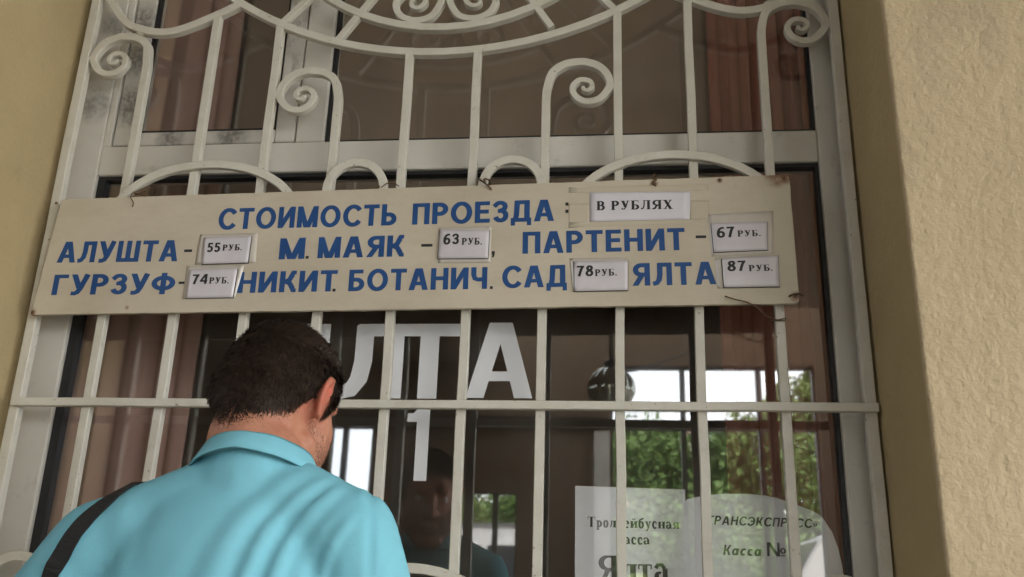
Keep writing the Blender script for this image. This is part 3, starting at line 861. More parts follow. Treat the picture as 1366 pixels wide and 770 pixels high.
# small arches above and below the board
for cx in (-0.8765, 0.1235):
    gpart('arch', arc(cx, 2.075, 0.205, 0.125, 175, 5, 24), BW, -0.0215, -0.0085)
for cx in (-0.5455, -0.2095):
    gpart('arch', [(cx - 0.062, 2.075)] + arc(cx, 2.135, 0.062, 0.062, 180, 0, 18) + [(cx + 0.062, 2.075)], BW, -0.0215, -0.0085)
for cx, zt in ((-1.147, 1.3755), (0.394, 1.3695)):
    gpart('arch', [(cx - 0.066, 1.115)] + arc(cx, zt - 0.072, 0.066, 0.066, 180, 0, 18) + [(cx + 0.066, 1.115)], BW, -0.0215, -0.0085)
gpart('arch', arc(CX, 1.115, 0.25, 0.250, 176, 4, 28), BW, -0.0215, -0.0085)
# big arcs of the sunburst above
gpart('outer_ring', arc(CX, 3.335, 0.862, 0.862, -165, -15, 48), BW, BY0 - 0.0005, BY1)
gpart('inner_ring', arc(CX, 2.997, 0.460, 0.460, 0, 352, 56), BW, BY0 - 0.001, BY1, closed=True)
for (ax, az), (cx, cz) in (((-0.620, 2.516), (CX, 2.88)), ((-0.133, 2.528), (CX, 2.91)), ((-0.757, 2.566), (CX, 3.0)), ((0.004, 2.572), (CX, 3.0))):
    a, c = Vector((ax, az)), Vector((cx, cz))
    gpart('spoke', [tuple(a), tuple(a.lerp(c, 0.35)), tuple(a.lerp(c, 0.72))], 0.0155, BY0 + 0.001, BY1 - 0.001)
for s in (-1, 1):
    # heart scrolls in the middle
    c = Vector((CX + s * 0.0700, 2.606))
    pol = [(0, 0.060), (-45, 0.054), (-90, 0.0475), (-135, 0.0465), (-180, 0.0455), (-225, 0.038), (-270, 0.032), (-315, 0.027), (-360, 0.0225), (-405, 0.017), (-450, 0.0135), (-495, 0.012), (-540, 0.010), (-585, 0.008), (-630, 0.006)]
    ctl = [(CX + s * 0.05, 2.93), (CX + s * 0.045, 2.80), (CX + s * 0.012, 2.69), (CX + s * 0.0085, 2.64)]
    ctl += [(c.x - s * rr * math.cos(R(a)), c.y + rr * math.sin(R(a))) for a, rr in pol]
    gpart('heart_scroll', crom(ctl, 8), 0.0155, taper=lambda u: 1.0 if u < 0.4 else max(0.45, 1.0 - (u - 0.4) * 0.95))
    # swags from the sides to the outer ring
    pts = [(-0.832, 2.835), (-0.838, 2.74), (-0.819, 2.66), (-0.765, 2.585), (-0.715, 2.560), (-0.677, 2.552), (-0.64, 2.554), (-0.594, 2.569), (-0.53, 2.599), (-0.502, 2.614), (-0.488, 2.621)]
    gpart('swag', crom([(CX - s * q[0], q[1]) for q in pts], 6), BW, BY0 - 0.0007, BY1)

for x, z, rx, rz in [(-1.211, 2.487, .011, .009), (-0.752, 2.372, .011, .009), (0.0035, 2.372, .010, .009), (0.4655, 2.508, .010, .009), (-1.10, 2.556, .014, .009), (0.345, 2.570, .014, .009),
                     (bx[3], 2.563, .012, .010), (bx[5], 2.476, .013, .009), (bx[6], 2.475, .013, .009), (bx[8], 2.568, .012, .010), (CX, 2.655, .012, .014), (-0.586, 2.587, .011, .011), (-0.171, 2.589, .011, .011)]:
    mb = MB()
    vs = []
    mb.lathe([(0.25, -0.95), (0.75, -0.66), (1.0, 0.0), (0.75, 0.66), (0.25, 0.95)], (0, 0, 0), 12)
    mb.v = [(x + a * rx * (1 + .2 * noise.noise(Vector((a * 3 + x * 9, b2 * 3, c * 3)))), c * 0.0092 - 0.001, z + b2 * rz) for a, b2, c in mb.v]
    mb.build('weld_bead', GP, gr, True)

# ================================================================== FARE BOARD
bd = thing('fare_board', 'long cream painted fare board with blue lettering wired to the grille', 'sign', (-0.42, -0.03, 1.86))
bq = [(-1.197, 2.1173), (0.3544, 2.1441), (0.3565, 1.8708), (-1.2159, 1.8535)]
# outline with softened corners
out = []
for i in range(4):
    p, a, b = Vector(bq[i]), Vector(bq[i - 1]), Vector(bq[(i + 1) % 4])
    for t in range(4):
        u = t / 3
        r = (0.004, 0.012, 0.010, 0.005)[i]
        s0 = p + (a - p).normalized() * r; s1 = p + (b - p).normalized() * r
        out.append(s0.lerp(p, u).lerp(p.lerp(s1, u), u))
edge = []
for i, p in enumerate(out):
    q = out[(i + 1) % len(out)]
    n = max(1, int((q - p).length / 0.02))
    for k in range(n):
        v = p.lerp(q, k / n)
        if k:
            v = v + Vector((noise.noise(Vector((v.x * 40, v.y * 40, 1))), noise.noise(Vector((v.x * 40, v.y * 40, 5))))) * 0.0011
        edge.append(v)
n = len(edge)
cen = Vector((-0.42, 1.99))
mb = MB()
inner = [v + (cen - v).normalized() * 0.0014 for v in edge]
mb.add([(v.x, -0.0300, v.y) for v in inner] + [(v.x, -0.0288, v.y) for v in edge] + [(v.x, -0.0215, v.y) for v in edge],
       [tuple(range(n)), tuple(reversed(range(2 * n, 3 * n)))] + [(i, (i + 1) % n, n + (i + 1) % n, n + i) for i in range(n)] + [(n + i, n + (i + 1) % n, 2 * n + (i + 1) % n, 2 * n + i) for i in range(n)])
mb.build('panel', MT['board'], bd)
rows = [[('СТОИМОСТЬ', (-0.8322, 2.0406), (-0.4469, 2.0453), 0.0480), ('ПРОЕЗДА', (-0.4136, 2.046), (-0.1194, 2.0501), 0.0476)],
        [('АЛУШТА', (-1.1794, 1.9694), (-0.9109, 1.9701), 0.0477), ('М', (-0.6906, 1.9717), (-0.636, 1.973), 0.0469), ('МАЯК', (-0.6083, 1.9737), (-0.4266, 1.9759), 0.0466), ('ПАРТЕНИТ', (-0.1821, 1.979), (0.1427, 1.9834), 0.0473)],
        [('ГУРЗУФ', (-1.1773, 1.8969), (-0.9074, 1.8982), 0.0452), ('НИКИТ', (-0.771, 1.8987), (-0.5613, 1.9013), 0.0458), ('БОТАНИЧ', (-0.5367, 1.9013), (-0.2517, 1.9046), 0.0463), ('САД', (-0.2214, 1.9061), (-0.0916, 1.9081), 0.0462), ('ЯЛТА', (0.0371, 1.9088), (0.2004, 1.9112), 0.0471)]]
for row in rows:
    for s, p0, p1, cap in row:
        mb = MB()
        text(mb, s, p0, p1, cap, -0.0299, gap=0.115, t=0.225, h=0.178, th=0.0006)
        mb.build('lettering', MT['blue'], bd)
for ch, x, z, ww, hh in [(':', -0.0934, 2.0868, 0.0062, 0.0068), (':', -0.0932, 2.0709, 0.0062, 0.0068), ('-', -0.8899, 1.9935, 0.0173, 0.0056), ('.', -0.6299, 1.9759, 0.0064, 0.006), ('-', -0.3795, 1.9996, 0.0233, 0.0059), (',', -0.2417, 1.9815, 0.0061, 0.0072), ('-', 0.174, 2.0112, 0.0204, 0.0056), ('-', -0.8932, 1.922, 0.0138, 0.0051), ('.', -0.5662, 1.9037, 0.0062, 0.0058), ('.', -0.243, 1.907, 0.0057, 0.0058)]:
    mb = MB()
    q = [(x - ww / 2, z + hh / 2), (x + ww / 2, z + hh / 2), (x + ww / 2, z - hh / 2), (x - ww / 2, z - hh / 2)]
    mb.quadslab(q, -0.0306, -0.0298)
    if ch == ',':
        mb.quadslab([(x - 0.001, z - hh / 2), (x + ww / 2, z - hh / 2), (x + 0.0008, z - hh / 2 - 0.006), (x - 0.0025, z - hh / 2 - 0.006)], -0.0306, -0.0298)
    mb.build('punctuation_mark', MT['black_ink'], bd)
for x, z in [(0.0848, 2.1290), (0.2158, 2.1348), (0.343, 2.1350), (-1.2068, 2.1081), (-0.4909, 2.1335), (-1.2105, 1.8600), (0.349, 1.8860)]:
    mb = MB(); mb.lathe([(0.0034, 0), (0.0034, 0.0012), (0.0018, 0.0022)], (0, 0, 0), 10)
    mb.v = [(x + a, -0.0302 - c, z + b) for a, b, c in mb.v]
    mb.build('nail', MT['wire'], bd, True)

# price cards in clear sleeves, taped on the board
CARDS = {
    '55': dict(card=[(-0.8566, 2.0213), (-0.7537, 2.023), (-0.7545, 1.9639), (-0.8537, 1.9615)], back=[(-0.8684, 2.0301), (-0.7425, 2.0313), (-0.7391, 1.9658), (-0.8703, 1.962)],
               digits=((-0.8464, 1.9875), (-0.818, 1.9876), 0.0206), rub=((-0.8124, 1.9902), (-0.7698, 1.9909), 0.0135)),
    '74': dict(card=[(-0.8791, 1.9493), (-0.7749, 1.9503), (-0.777, 1.888), (-0.8786, 1.8869)], back=[(-0.887, 1.9597), (-0.7625, 1.9593), (-0.7742, 1.8864), (-0.8869, 1.8857)],
               digits=((-0.8688, 1.9163), (-0.8359, 1.9172), 0.0215), rub=((-0.8315, 1.9172), (-0.7889, 1.9177), 0.0140)),
    '63': dict(card=[(-0.3533, 2.0313), (-0.251, 2.0295), (-0.2518, 1.9683), (-0.3545, 1.9687)], back=[(-0.3557, 2.0378), (-0.2471, 2.0399), (-0.2465, 1.96), (-0.3538, 1.9599)],
               digits=((-0.3445, 1.9983), (-0.3127, 1.9988), 0.0234), rub=((-0.3067, 1.9974), (-0.2645, 1.9974), 0.0148)),
    '78': dict(card=[(-0.0777, 1.9599), (0.0289, 1.9603), (0.0283, 1.8984), (-0.0764, 1.897)], back=[(-0.0861, 1.968), (0.0275, 1.9684), (0.0298, 1.8992), (-0.08, 1.8975)],
               digits=((-0.0726, 1.9272), (-0.0394, 1.9277), 0.0223), rub=((-0.0361, 1.9274), (0.0073, 1.9286), 0.0142)),
    '67': dict(card=[(0.1948, 2.0385), (0.304, 2.0401), (0.3016, 1.9804), (0.1978, 1.9766)], back=[(0.1899, 2.0593), (0.3178, 2.0648), (0.3131, 1.9735), (0.1938, 1.9689)],
               digits=((0.2048, 2.0059), (0.239, 2.0074), 0.0224), rub=((0.2449, 2.0081), (0.2898, 2.0088), 0.0129)),
    '87': dict(card=[(0.2124, 1.9627), (0.3211, 1.9681), (0.3189, 1.9043), (0.2142, 1.9031)], back=[(0.2, 1.966), (0.323, 1.9713), (0.3225, 1.9042), (0.2018, 1.9019)],
               digits=((0.222, 1.9355), (0.2568, 1.9363), 0.0212), rub=((0.2629, 1.9352), (0.3086, 1.936), 0.0128)),
}
WHERE = {'55': 'above the 74 card at the left of the board', '74': 'at the left of the bottom line',
         '63': 'mid board under the heading', '78': 'mid board in the bottom line',
         '67': 'at the right end above the 87 card', '87': 'in the bottom right corner of the board'}


def wavy(q, y0, y1, amp, seed, nx=14, nz=9, bulge=0.0):
    """thin slab over quad q whose front ripples like old plastic"""
    a, b, c, d = [Vector(p) for p in q]
    mb = MB()
    vs, fs = [], []
    for j in range(nz + 1):
        for i in range(nx + 1):
            u, v = i / nx, j / nz
            p = a.lerp(b, u).lerp(d.lerp(c, u), v)
            e = min(u, 1 - u, v, 1 - v)
            k = min(1, e * 7)
            yy = y0 + amp * noise.noise(Vector((p.x * 45 + seed, p.y * 60, seed))) * k - bulge * k + bulge
            vs.append((p.x, yy, p.y))
    m = nx + 1
    for j in range(nz):
        for i in range(nx):
            fs.append((j * m + i, j * m + i + 1, (j + 1) * m + i + 1, (j + 1) * m + i))
    ring = [i for i in range(nx + 1)] + [j * m + nx for j in range(1, nz + 1)] + [nz * m + i for i in range(nx - 1, -1, -1)] + [j * m for j in range(nz - 1, 0, -1)]
    o = len(vs)
    for k in ring:
        vs.append((vs[k][0], y1, vs[k][2]))
    n = len(ring)
    for i in range(n):
        fs.append((ring[i], ring[(i + 1) % n], o + (i + 1) % n, o + i))
    fs.append(tuple(range(o, o + n)))
    mb.add(vs, fs)
    return mb


for num, d in CARDS.items():
    c0 = Vector(d['card'][3]).lerp(Vector(d['card'][2]), 0.5)
    t = thing('price_card', 'price card reading %s roubles, %s' % (num, WHERE[num]), 'price card', (c0.x, -0.031, c0.y), 'price cards taped on the fare board')
    sd_ = int(num)
    wavy(d['back'], -0.0312, -0.0302, 0.0006, sd_).build('backing', MT['sleeve'], t, True)
    # dark rim of the folded pocket, then the card itself standing proud
    q = [Vector(p) for p in d['card']]
    cc = sum(q, Vector((0, 0))) / 4
    rim = [tuple(p + (p - cc).normalized() * 0.0011) for p in q]
    mb = MB(); mb.quadslab(rim, -0.0338, -0.0305)
    mb.build('pocket', MT['gasket'], t)
    wavy(d['card'], -0.0362, -0.0339, 0.0003, sd_ + 3, bulge=0.0012).build('card', MT['card'], t, True)
    mb = MB()
    p0, p1, cap = d['digits']
    text(mb, num, p0, p1, cap, -0.0364, gap=0.13, shear=0.04, t=0.225, h=0.165, th=0.0003)
    mb.build('lettering', MT['black_ink'], t)
    mb = MB()
    p0, p1, cap = d['rub']
    text(mb, 'РУБ.', p0, p1, cap, -0.0364, font=serif, gap=0.14, th=0.0003)
    mb.build('lettering', MT['black_ink'], t)
t = thing('paper_strip', 'white paper strip with black serif words taped at the top of the fare board', 'paper strip', (0.055, -0.031, 2.048))
wavy([(-0.0469, 2.1117), (0.157, 2.1102), (0.1534, 2.0491), (-0.0467, 2.0473)], -0.0310, -0.0303, 0.0002, 5).build('paper', MT['paper'], t, True)
tp = MB()
for q, s in (([(-0.09, 2.0868), (-0.0475, 2.0868), (-0.0475, 2.0415), (-0.0895, 2.036)], 1), ([(0.1575, 2.0905), (0.1925, 2.0895), (0.1935, 2.0495), (0.154, 2.0485)], 2), ([(-0.09, 2.1249), (0.193, 2.1252), (0.193, 2.1120), (-0.09, 2.1120)], 3), ([(-0.088, 2.0465), (0.192, 2.0485), (0.1942, 2.0413), (-0.0895, 2.034)], 4)):
    m_ = wavy(q, -0.03035, -0.0299, 0.0001, s)
    tp.add(m_.v, m_.f)
tp.build('tape', MT['tape'], t, True)
mb = MB()
text(mb, 'В РУБЛЯХ', (-0.0331, 2.0717), (0.1205, 2.0722), 0.0199, -0.0311, font=serif, gap=0.13, th=0.0003)
mb.build('lettering', MT['black_ink'], t)

# wires tying the board to the grille
def wire(label, pts, r=0.0013):
    mb = MB(); mb.tube(crom(pts, 6), r, 6)
    tag(mb.build('tie_wire', MT['wire'], smooth=True), label, 'wire', 'wires tying the board to the grille')


wire('thin hooked wire over the board edge beside its top left corner', [(-1.030, -0.0312, 2.096), (-1.027, -0.035, 2.104), (-1.035, -0.036, 2.118), (-1.030, -0.030, 2.132), (-1.014, -0.012, 2.150), (-1.008, 0.012, 2.155), (-1.020, 0.014, 2.14), (-1.036, -0.022, 2.134), (-1.022, -0.034, 2.124), (-1.006, -0.034, 2.132)])
wire('thick rusty twist of wire over the board edge above the heading', [(-0.250, -0.0312, 2.121), (-0.256, -0.035, 2.128), (-0.268, -0.033, 2.139), (-0.277, -0.024, 2.149), (-0.272, 0.0, 2.158), (-0.262, 0.012, 2.152), (-0.258, -0.012, 2.152), (-0.266, -0.032, 2.146), (-0.262, -0.034, 2.134)], 0.002)
wire('small wire loop standing on the board edge by the middle arch', [(-0.486, -0.026, 2.134), (-0.474, -0.026, 2.143), (-0.459, -0.026, 2.143), (-0.448, -0.026, 2.136)], 0.0012)
wire('rusty knot of wire on the board edge above the paper strip', [(0.088, -0.031, 2.123), (0.082, -0.036, 2.13), (0.089, -0.036, 2.136), (0.082, -0.034, 2.142), (0.086, -0.026, 2.152), (0.086, 0.0, 2.155)], 0.0018)
wire('long bent wire drooping from the bottom edge near the last card', [(0.216, -0.0312, 1.886), (0.222, -0.036, 1.882), (0.236, -0.038, 1.8765), (0.256, -0.036, 1.872), (0.274, -0.030, 1.864), (0.292, -0.018, 1.852), (0.306, -0.010, 1.847)], 0.0015)
wire('short rusty wire at the lower right corner of the board', [(0.336, -0.0315, 1.884), (0.344, -0.034, 1.888), (0.356, -0.034, 1.889), (0.364, -0.024, 1.888)], 0.0018)
wire('wire ring wrapped round a bar below the board corner', [(0.309, -0.010, 1.846), (0.318, -0.0105, 1.844), (0.331, -0.0105, 1.847), (0.331, 0.010, 1.848), (0.309, 0.0105, 1.846), (0.3085, -0.011, 1.842), (0.330, -0.011, 1.842)], 0.0012)

# ================================================================== PERSON
per = thing('person', 'man with short dark hair in a turquoise polo shirt leaning towards the window', 'person', (-0.49, -0.56, 0))


class Blob:
    """collects closed primitives; build() fuses them into one skin by voxel remeshing"""
    def __init__(self):
        self.bm = bmesh.new()

    def ell(self, c, rad, rot=None, seg=20):
        m = Matrix.Translation(Vector(c)) @ (rot.to_4x4() if rot else Matrix()) @ Matrix.Diagonal((*rad, 1))
        bmesh.ops.create_uvsphere(self.bm, u_segments=seg, v_segments=seg // 2 + 2, radius=1, matrix=m)
        return self

    def cap(self, a, b, r0, r1, n=14):
        a, b = Vector(a), Vector(b)
        ax = (b - a)
        L = ax.length
        ax = ax.normalized()
        up = Vector((0, 0, 1)) if abs(ax.z) < 0.9 else Vector((1, 0, 0))
        u = ax.cross(up).normalized(); v = ax.cross(u).normalized()
        rings = []
        for k in range(6):
            t = -90 + 90 * k / 5.0
            rings.append((a + ax * r0 * math.sin(R(t)), max(1e-4, r0 * math.cos(R(t)))))
        for k in range(6):
            t = 90 * k / 5.0
            rings.append((b + ax * r1 * math.sin(R(t)), max(1e-4, r1 * math.cos(R(t)))))
        V = []
        for c, rr in rings:
            V.append([self.bm.verts.new(c + (u * math.cos(2 * math.pi * i / n) + v * math.sin(2 * math.pi * i / n)) * rr) for i in range(n)])
        for k in range(len(V) - 1):
            for i in range(n):
                self.bm.faces.new((V[k][i], V[k][(i + 1) % n], V[k + 1][(i + 1) % n], V[k + 1][i]))
        self.bm.faces.new(V[0][::-1]); self.bm.faces.new(V[-1])
        return self

    def chain(self, pts, rad):
        for i in range(len(pts) - 1):
            self.cap(pts[i], pts[i + 1], rad[i], rad[i + 1])
        return self

    def build(self, name, m, voxel, smooth=6, parent=None, fac=0.5):
        bmesh.ops.recalc_face_normals(self.bm, faces=self.bm.faces[:])
        me = bpy.data.meshes.new(name + '_raw')
        self.bm.to_mesh(me); self.bm.free()
        ob = bpy.data.objects.new(name + '_raw', me)
        COL.objects.link(ob)
        md = ob.modifiers.new('r', 'REMESH'); md.mode = 'VOXEL'; md.voxel_size = voxel
        sm = ob.modifiers.new('s', 'SMOOTH'); sm.iterations = smooth; sm.factor = fac
        dg = bpy.context.evaluated_depsgraph_get()
        dg.update()
        me2 = bpy.data.meshes.new_from_object(ob.evaluated_get(dg))
        me2.name = name
        bpy.data.objects.remove(ob); bpy.data.meshes.remove(me)
        me2.materials.clear(); me2.materials.append(m)
        me2.polygons.foreach_set('use_smooth', [True] * len(me2.polygons))
        o2 = bpy.data.objects.new(name, me2)
        COL.objects.link(o2)
        if parent:
            o2.parent = parent
            o2.matrix_parent_inverse = Matrix.Translation(-parent.location)
        return o2


YAW = R(16)
f_ = Vector((math.sin(YAW) * 0.96, math.cos(YAW) * 0.96, -0.28)).normalized()
r_ = Vector((math.cos(YAW), -math.sin(YAW), -0.02)).normalized()
u_ = r_.cross(f_).normalized()
HC = Vector((-0.478, -0.50, 1.577))
HR = Matrix((r_, f_, u_)).transposed()


def hl(x, y, z):
    return HC + r_ * x + f_ * y + u_ * z


NB = Vector((-0.478, -0.565, 1.475))                # base of the neck
SL, SR = Vector((-0.672, -0.580, 1.360)), Vector((-0.338, -0.585, 1.380))
EL, ER = Vector((-0.845, -0.54, 1.150)), Vector((-0.272, -0.49, 1.130))
WL, WR = Vector((-0.740, -0.285, 1.005)), Vector((-0.300, -0.290, 1.005))

b = Blob()
b.ell(hl(0, -0.008, 0.012), (0.0720, 0.092, 0.092), HR, 28)
b.ell(hl(0, -0.045, -0.02), (0.066, 0.058, 0.066), HR)
b.ell(hl(0, 0.042, -0.045), (0.065, 0.052, 0.082), HR)
for s in (-1, 1):
    b.cap(hl(s * 0.054, 0.005, -0.070), hl(s * 0.018, 0.078, -0.108), 0.020, 0.018)
    b.ell(hl(s * 0.037, 0.060, -0.030), (0.021, 0.020, 0.022), HR)
    # ear: helix, back of the bowl, lobe
    hx = [(0.072, 0.000, -0.012), (0.078, 0.002, 0.010), (0.083, -0.006, 0.023), (0.088, -0.020, 0.018), (0.089, -0.026, 0.002), (0.085, -0.023, -0.016), (0.080, -0.014, -0.031), (0.074, -0.004, -0.034)]
    b.chain([hl(s * q[0], q[1], q[2]) for q in hx], [0.0052] * 5 + [0.005, 0.0062, 0.005])
    b.ell(hl(s * 0.077, -0.012, -0.004), (0.0050, 0.013, 0.023), HR)
    b.ell(hl(s * 0.024, 0.078, 0.022), (0.020, 0.013, 0.011), HR)
b.chain([hl(0, 0.086, 0.006), hl(0, 0.097, -0.018), hl(0, 0.104, -0.036)], [0.010, 0.010, 0.012])
for s in (-1, 1):
    b.ell(hl(s * 0.012, 0.094, -0.038), (0.010, 0.011, 0.009), HR)
b.ell(hl(0, 0.090, -0.066), (0.024, 0.012, 0.008), HR)
b.ell(hl(0, 0.087, -0.078), (0.021, 0.012, 0.009), HR)
b.ell(hl(0, 0.084, -0.106), (0.020, 0.016, 0.016), HR)
b.chain([hl(0, -0.028, -0.045), hl(0, -0.036, -0.085), NB + Vector((0.0, 0.005, 0.0)), NB + Vector((0, 0, -0.06))], [0.060, 0.059, 0.062, 0.072])
# torso under the shirt
b.ell((-0.485, -0.545, 1.24), (0.155, 0.105, 0.21))
b.ell((-0.49, -0.55, 1.02), (0.150, 0.105, 0.16))
b.cap(SL, NB + Vector((-0.03, 0, -0.06)), 0.05, 0.058); b.cap(SR, NB + Vector((0.03, 0, -0.06)), 0.05, 0.058)
for Sx, Ex, Wx, s in ((SL, EL, WL, -1), (SR, ER, WR, 1)):
    b.chain([Sx, Sx.lerp(Ex, 0.5), Ex], [0.050, 0.045, 0.038])
    b.chain([Ex, Ex.lerp(Wx, 0.35), Wx], [0.038, 0.040, 0.027])
    # hand resting on the sill
    d = Vector((0.12 * -s, 1, -0.12)).normalized()
    side = Vector((1, 0.12 * s, 0)).normalized()
    pc = Wx + d * 0.05 + Vector((0, 0, -0.012))
    b.cap(Wx, pc, 0.026, 0.024)
    for k, (off, L) in enumerate(((-0.027, 0.066), (-0.009, 0.076), (0.009, 0.071), (0.027, 0.055))):
        base = pc + side * off * (-s) + d * 0.012
        k1 = base + d * L * 0.5 + Vector((0, 0, 0.004))
        k2 = k1 + d * L * 0.3 + Vector((0, 0, -0.010))
        k3 = k2 + d * L * 0.22 + Vector((0, 0, -0.010))
        b.chain([pc + side * off * (-s) * 0.8 - d * 0.01, base, k1, k2, k3], [0.013, 0.0105, 0.0092, 0.0085, 0.0075])
    tb = Wx + d * 0.02 - side * s * 0.022
    t1 = tb - side * s * 0.022 + d * 0.030 + Vector((0, 0, -0.008))
    b.chain([tb, t1, t1 + d * 0.032 - side * s * 0.006 + Vector((0, 0, -0.008))], [0.014, 0.0105, 0.009])
# legs
hipL, hipR = Vector((-0.575, -0.56, 0.92)), Vector((-0.405, -0.56, 0.92))
knL, knR = Vector((-0.585, -0.53, 0.49)), Vector((-0.395, -0.54, 0.49))
anL, anR = Vector((-0.590, -0.58, 0.085)), Vector((-0.390, -0.59, 0.085))
for h_, k_, a_ in ((hipL, knL, anL), (hipR, knR, anR)):
    b.chain([h_, h_.lerp(k_, .5), k_, k_.lerp(a_, .3), a_], [0.085, 0.072, 0.052, 0.052, 0.036])
    b.chain([a_ + Vector((0, -0.03, -0.04)), a_ + Vector((0, 0.08, -0.05)), a_ + Vector((0, 0.16, -0.058))], [0.034, 0.032, 0.022])
body = b.build('body', MT['skin'], 0.0048, 4, per)

# eyes
for s in (-1, 1):
    mb = MB()
    bmx = bmesh.new(); bmesh.ops.create_uvsphere(bmx, u_segments=14, v_segments=10, radius=0.012, matrix=Matrix.Translation(hl(s * 0.031, 0.068, -0.004)))
    bmx.verts.index_update()
    mb.add([v.co[:] for v in bmx.verts], [[v.index for v in f.verts] for f in bmx.faces]); bmx.free()
    mb.build('eye', MT['eye'], per, True)

bvh = BVHTree.FromPolygons([v.co.copy() for v in body.data.vertices], [tuple(p.vertices) for p in body.data.polygons])


# hair: a cap that follows the skull, thinning out at nape and temples, plus short strands
def hmask(d):
    """d: unit direction in head axes (right, forward, up); >0 where hair grows"""
    x, y, z = d
    az = math.degrees(math.atan2(x, -y))          # 0 at the back, 90 at the right ear, 180 in front
    a = abs(az)
    el = math.degrees(math.asin(max(-1, min(1, z))))
    if a < 55: lim = -44 + a * 0.20
    elif a < 80: lim = -33 + (a - 55) * 1.25
    elif a < 104: lim = -2 + (a - 80) * 0.8
    elif a < 122: lim = -22 + max(0, a - 112) * 2.2
    else: lim = 24 + min(10, (a - 122) * 0.4)
    lim += 3.0 * noise.noise(Vector((x * 9, y * 9, z * 9)))
    return (el - lim) / 20.0


hv, hf, hmk = [], [], {}
NA, NE = 110, 80
for j in range(NE + 1):
    el = -62 + (152.0) * j / NE
    for i in range(NA):
        az = 2 * math.pi * i / NA
        d = Vector((math.cos(R(el)) * math.sin(az), -math.cos(R(el)) * math.cos(az), math.sin(R(el))))
        wd = (r_ * d.x + f_ * d.y + u_ * d.z).normalized()
        hit = bvh.ray_cast(HC + wd * 0.30, -wd, 0.30)
        p = hit[0] if hit[0] else HC + wd * 0.09
        # keep to the skull where an ear is hit
        m = hmask(d)
        k = max(0.0, min(1.0, m))
        th = -0.0012 * min(1, 4 * k) + 0.0072 * k ** 0.8 + 0.0012 * noise.noise(wd * 26) * k + 0.0015 * noise.noise(wd * 9) * k
        q = p + wd * th
        loc = q - HC
        if abs(loc.dot(r_)) > 0.078:
            q = q - r_ * (loc.dot(r_) - math.copysign(0.078, loc.dot(r_)))
        hv.append(q); hmk[len(hv) - 1] = m
for j in range(NE):
    for i in range(NA):
        q = (j * NA + i, j * NA + (i + 1) % NA, (j + 1) * NA + (i + 1) % NA, (j + 1) * NA + i)
        if min(hmk[t] for t in q) > -0.22:
            hf.append(q)
rnd = random.Random(11)
hm = MB(); hm.add(hv, [q for q in hf if min(hmk[t] for t in q) > 0.7])
strands = MB()
for q in hf:
    a, b_, c, d = [hv[t] for t in q]
    m = sum(hmk[t] for t in q) / 4
    area = (b_ - a).length * (d - a).length
    cnt = area * 2.6e6 / 2.4 * 0.40
    cnt *= 1.7 * (min(1.0, 0.20 + m * 1.1) if m > 0 else 0.12 * max(0, 1 + m / 0.18) ** 2)
    cnt = int(cnt) + (1 if rnd.random() < cnt - int(cnt) else 0)
    nrm = (b_ - a).cross(d - a)
    if nrm.length < 1e-12:
        continue
    nrm = nrm.normalized()
    if nrm.dot(a - HC) < 0:
        nrm = -nrm
    for _ in range(cnt):
        s, t = rnd.random(), rnd.random()
        p = a.lerp(b_, s).lerp(d.lerp(c, s), t)
        rel = (p - HC)
        flow = (-u_ * 0.75 - f_ * 0.15 + r_ * 0.35 * math.copysign(1, rel.dot(r_)))
        if rel.dot(u_) > 0.055:
            flow = f_ * 0.4 + r_ * 0.5 + u_ * 0.1
        flow += Vector((rnd.uniform(-.4, .4), rnd.uniform(-.4, .4), rnd.uniform(-.4, .4)))
        flow = (flow - nrm * flow.dot(nrm)).normalized()
        L = (0.0028 + 0.009 * max(0, min(1, m))) * rnd.uniform(0.7, 1.3)
        wd = flow.cross(nrm).normalized() * 0.0006
        p0 = p - nrm * 0.0008
        p1 = p + flow * L * 0.55 + nrm * L * 0.20
        p2 = p + flow * L + nrm * L * rnd.uniform(0.12, 0.42)
        strands.add([p0 - wd, p0 + wd, p1 + wd * .8, p1 - wd * .8, p2], [(0, 1, 2, 3), (3, 2, 4)])
hm.add(strands.v, strands.f)
hair = hm.build('hair', MT['hair'], per, True, recalc=False)
# stubble on jaw, cheek and neck edge: tiny strands
st = MB()
for k in range(9500):
    x = rnd.choice((-1, 1)) * rnd.uniform(0.0, 0.075)
    d = Vector((x, rnd.uniform(-0.004, 0.11), rnd.uniform(-0.125, -0.035)))
    el = d.z
    if d.y < 0.02 and d.z < -0.085: continue
    wd = (r_ * d.x + f_ * d.y + u_ * d.z).normalized()
    hit = bvh.ray_cast(HC + wd * 0.3, -wd, 0.3)
    if not hit[0]: continue
    loc = hit[0] - HC
    if abs(loc.dot(r_)) > 0.0745: continue
    p, nrm = hit[0], hit[1]
    fl = (-u_ + Vector((rnd.uniform(-.5, .5), rnd.uniform(-.5, .5), 0))).normalized()
    fl = (fl - nrm * fl.dot(nrm)).normalized()
    s = fl.cross(nrm).normalized() * 0.0004
    q = p + fl * 0.0024 + nrm * 0.0010
    st.add([p - s, p + s, q], [(0, 1, 2)])
st.build('stubble', MT['stubble'], per)

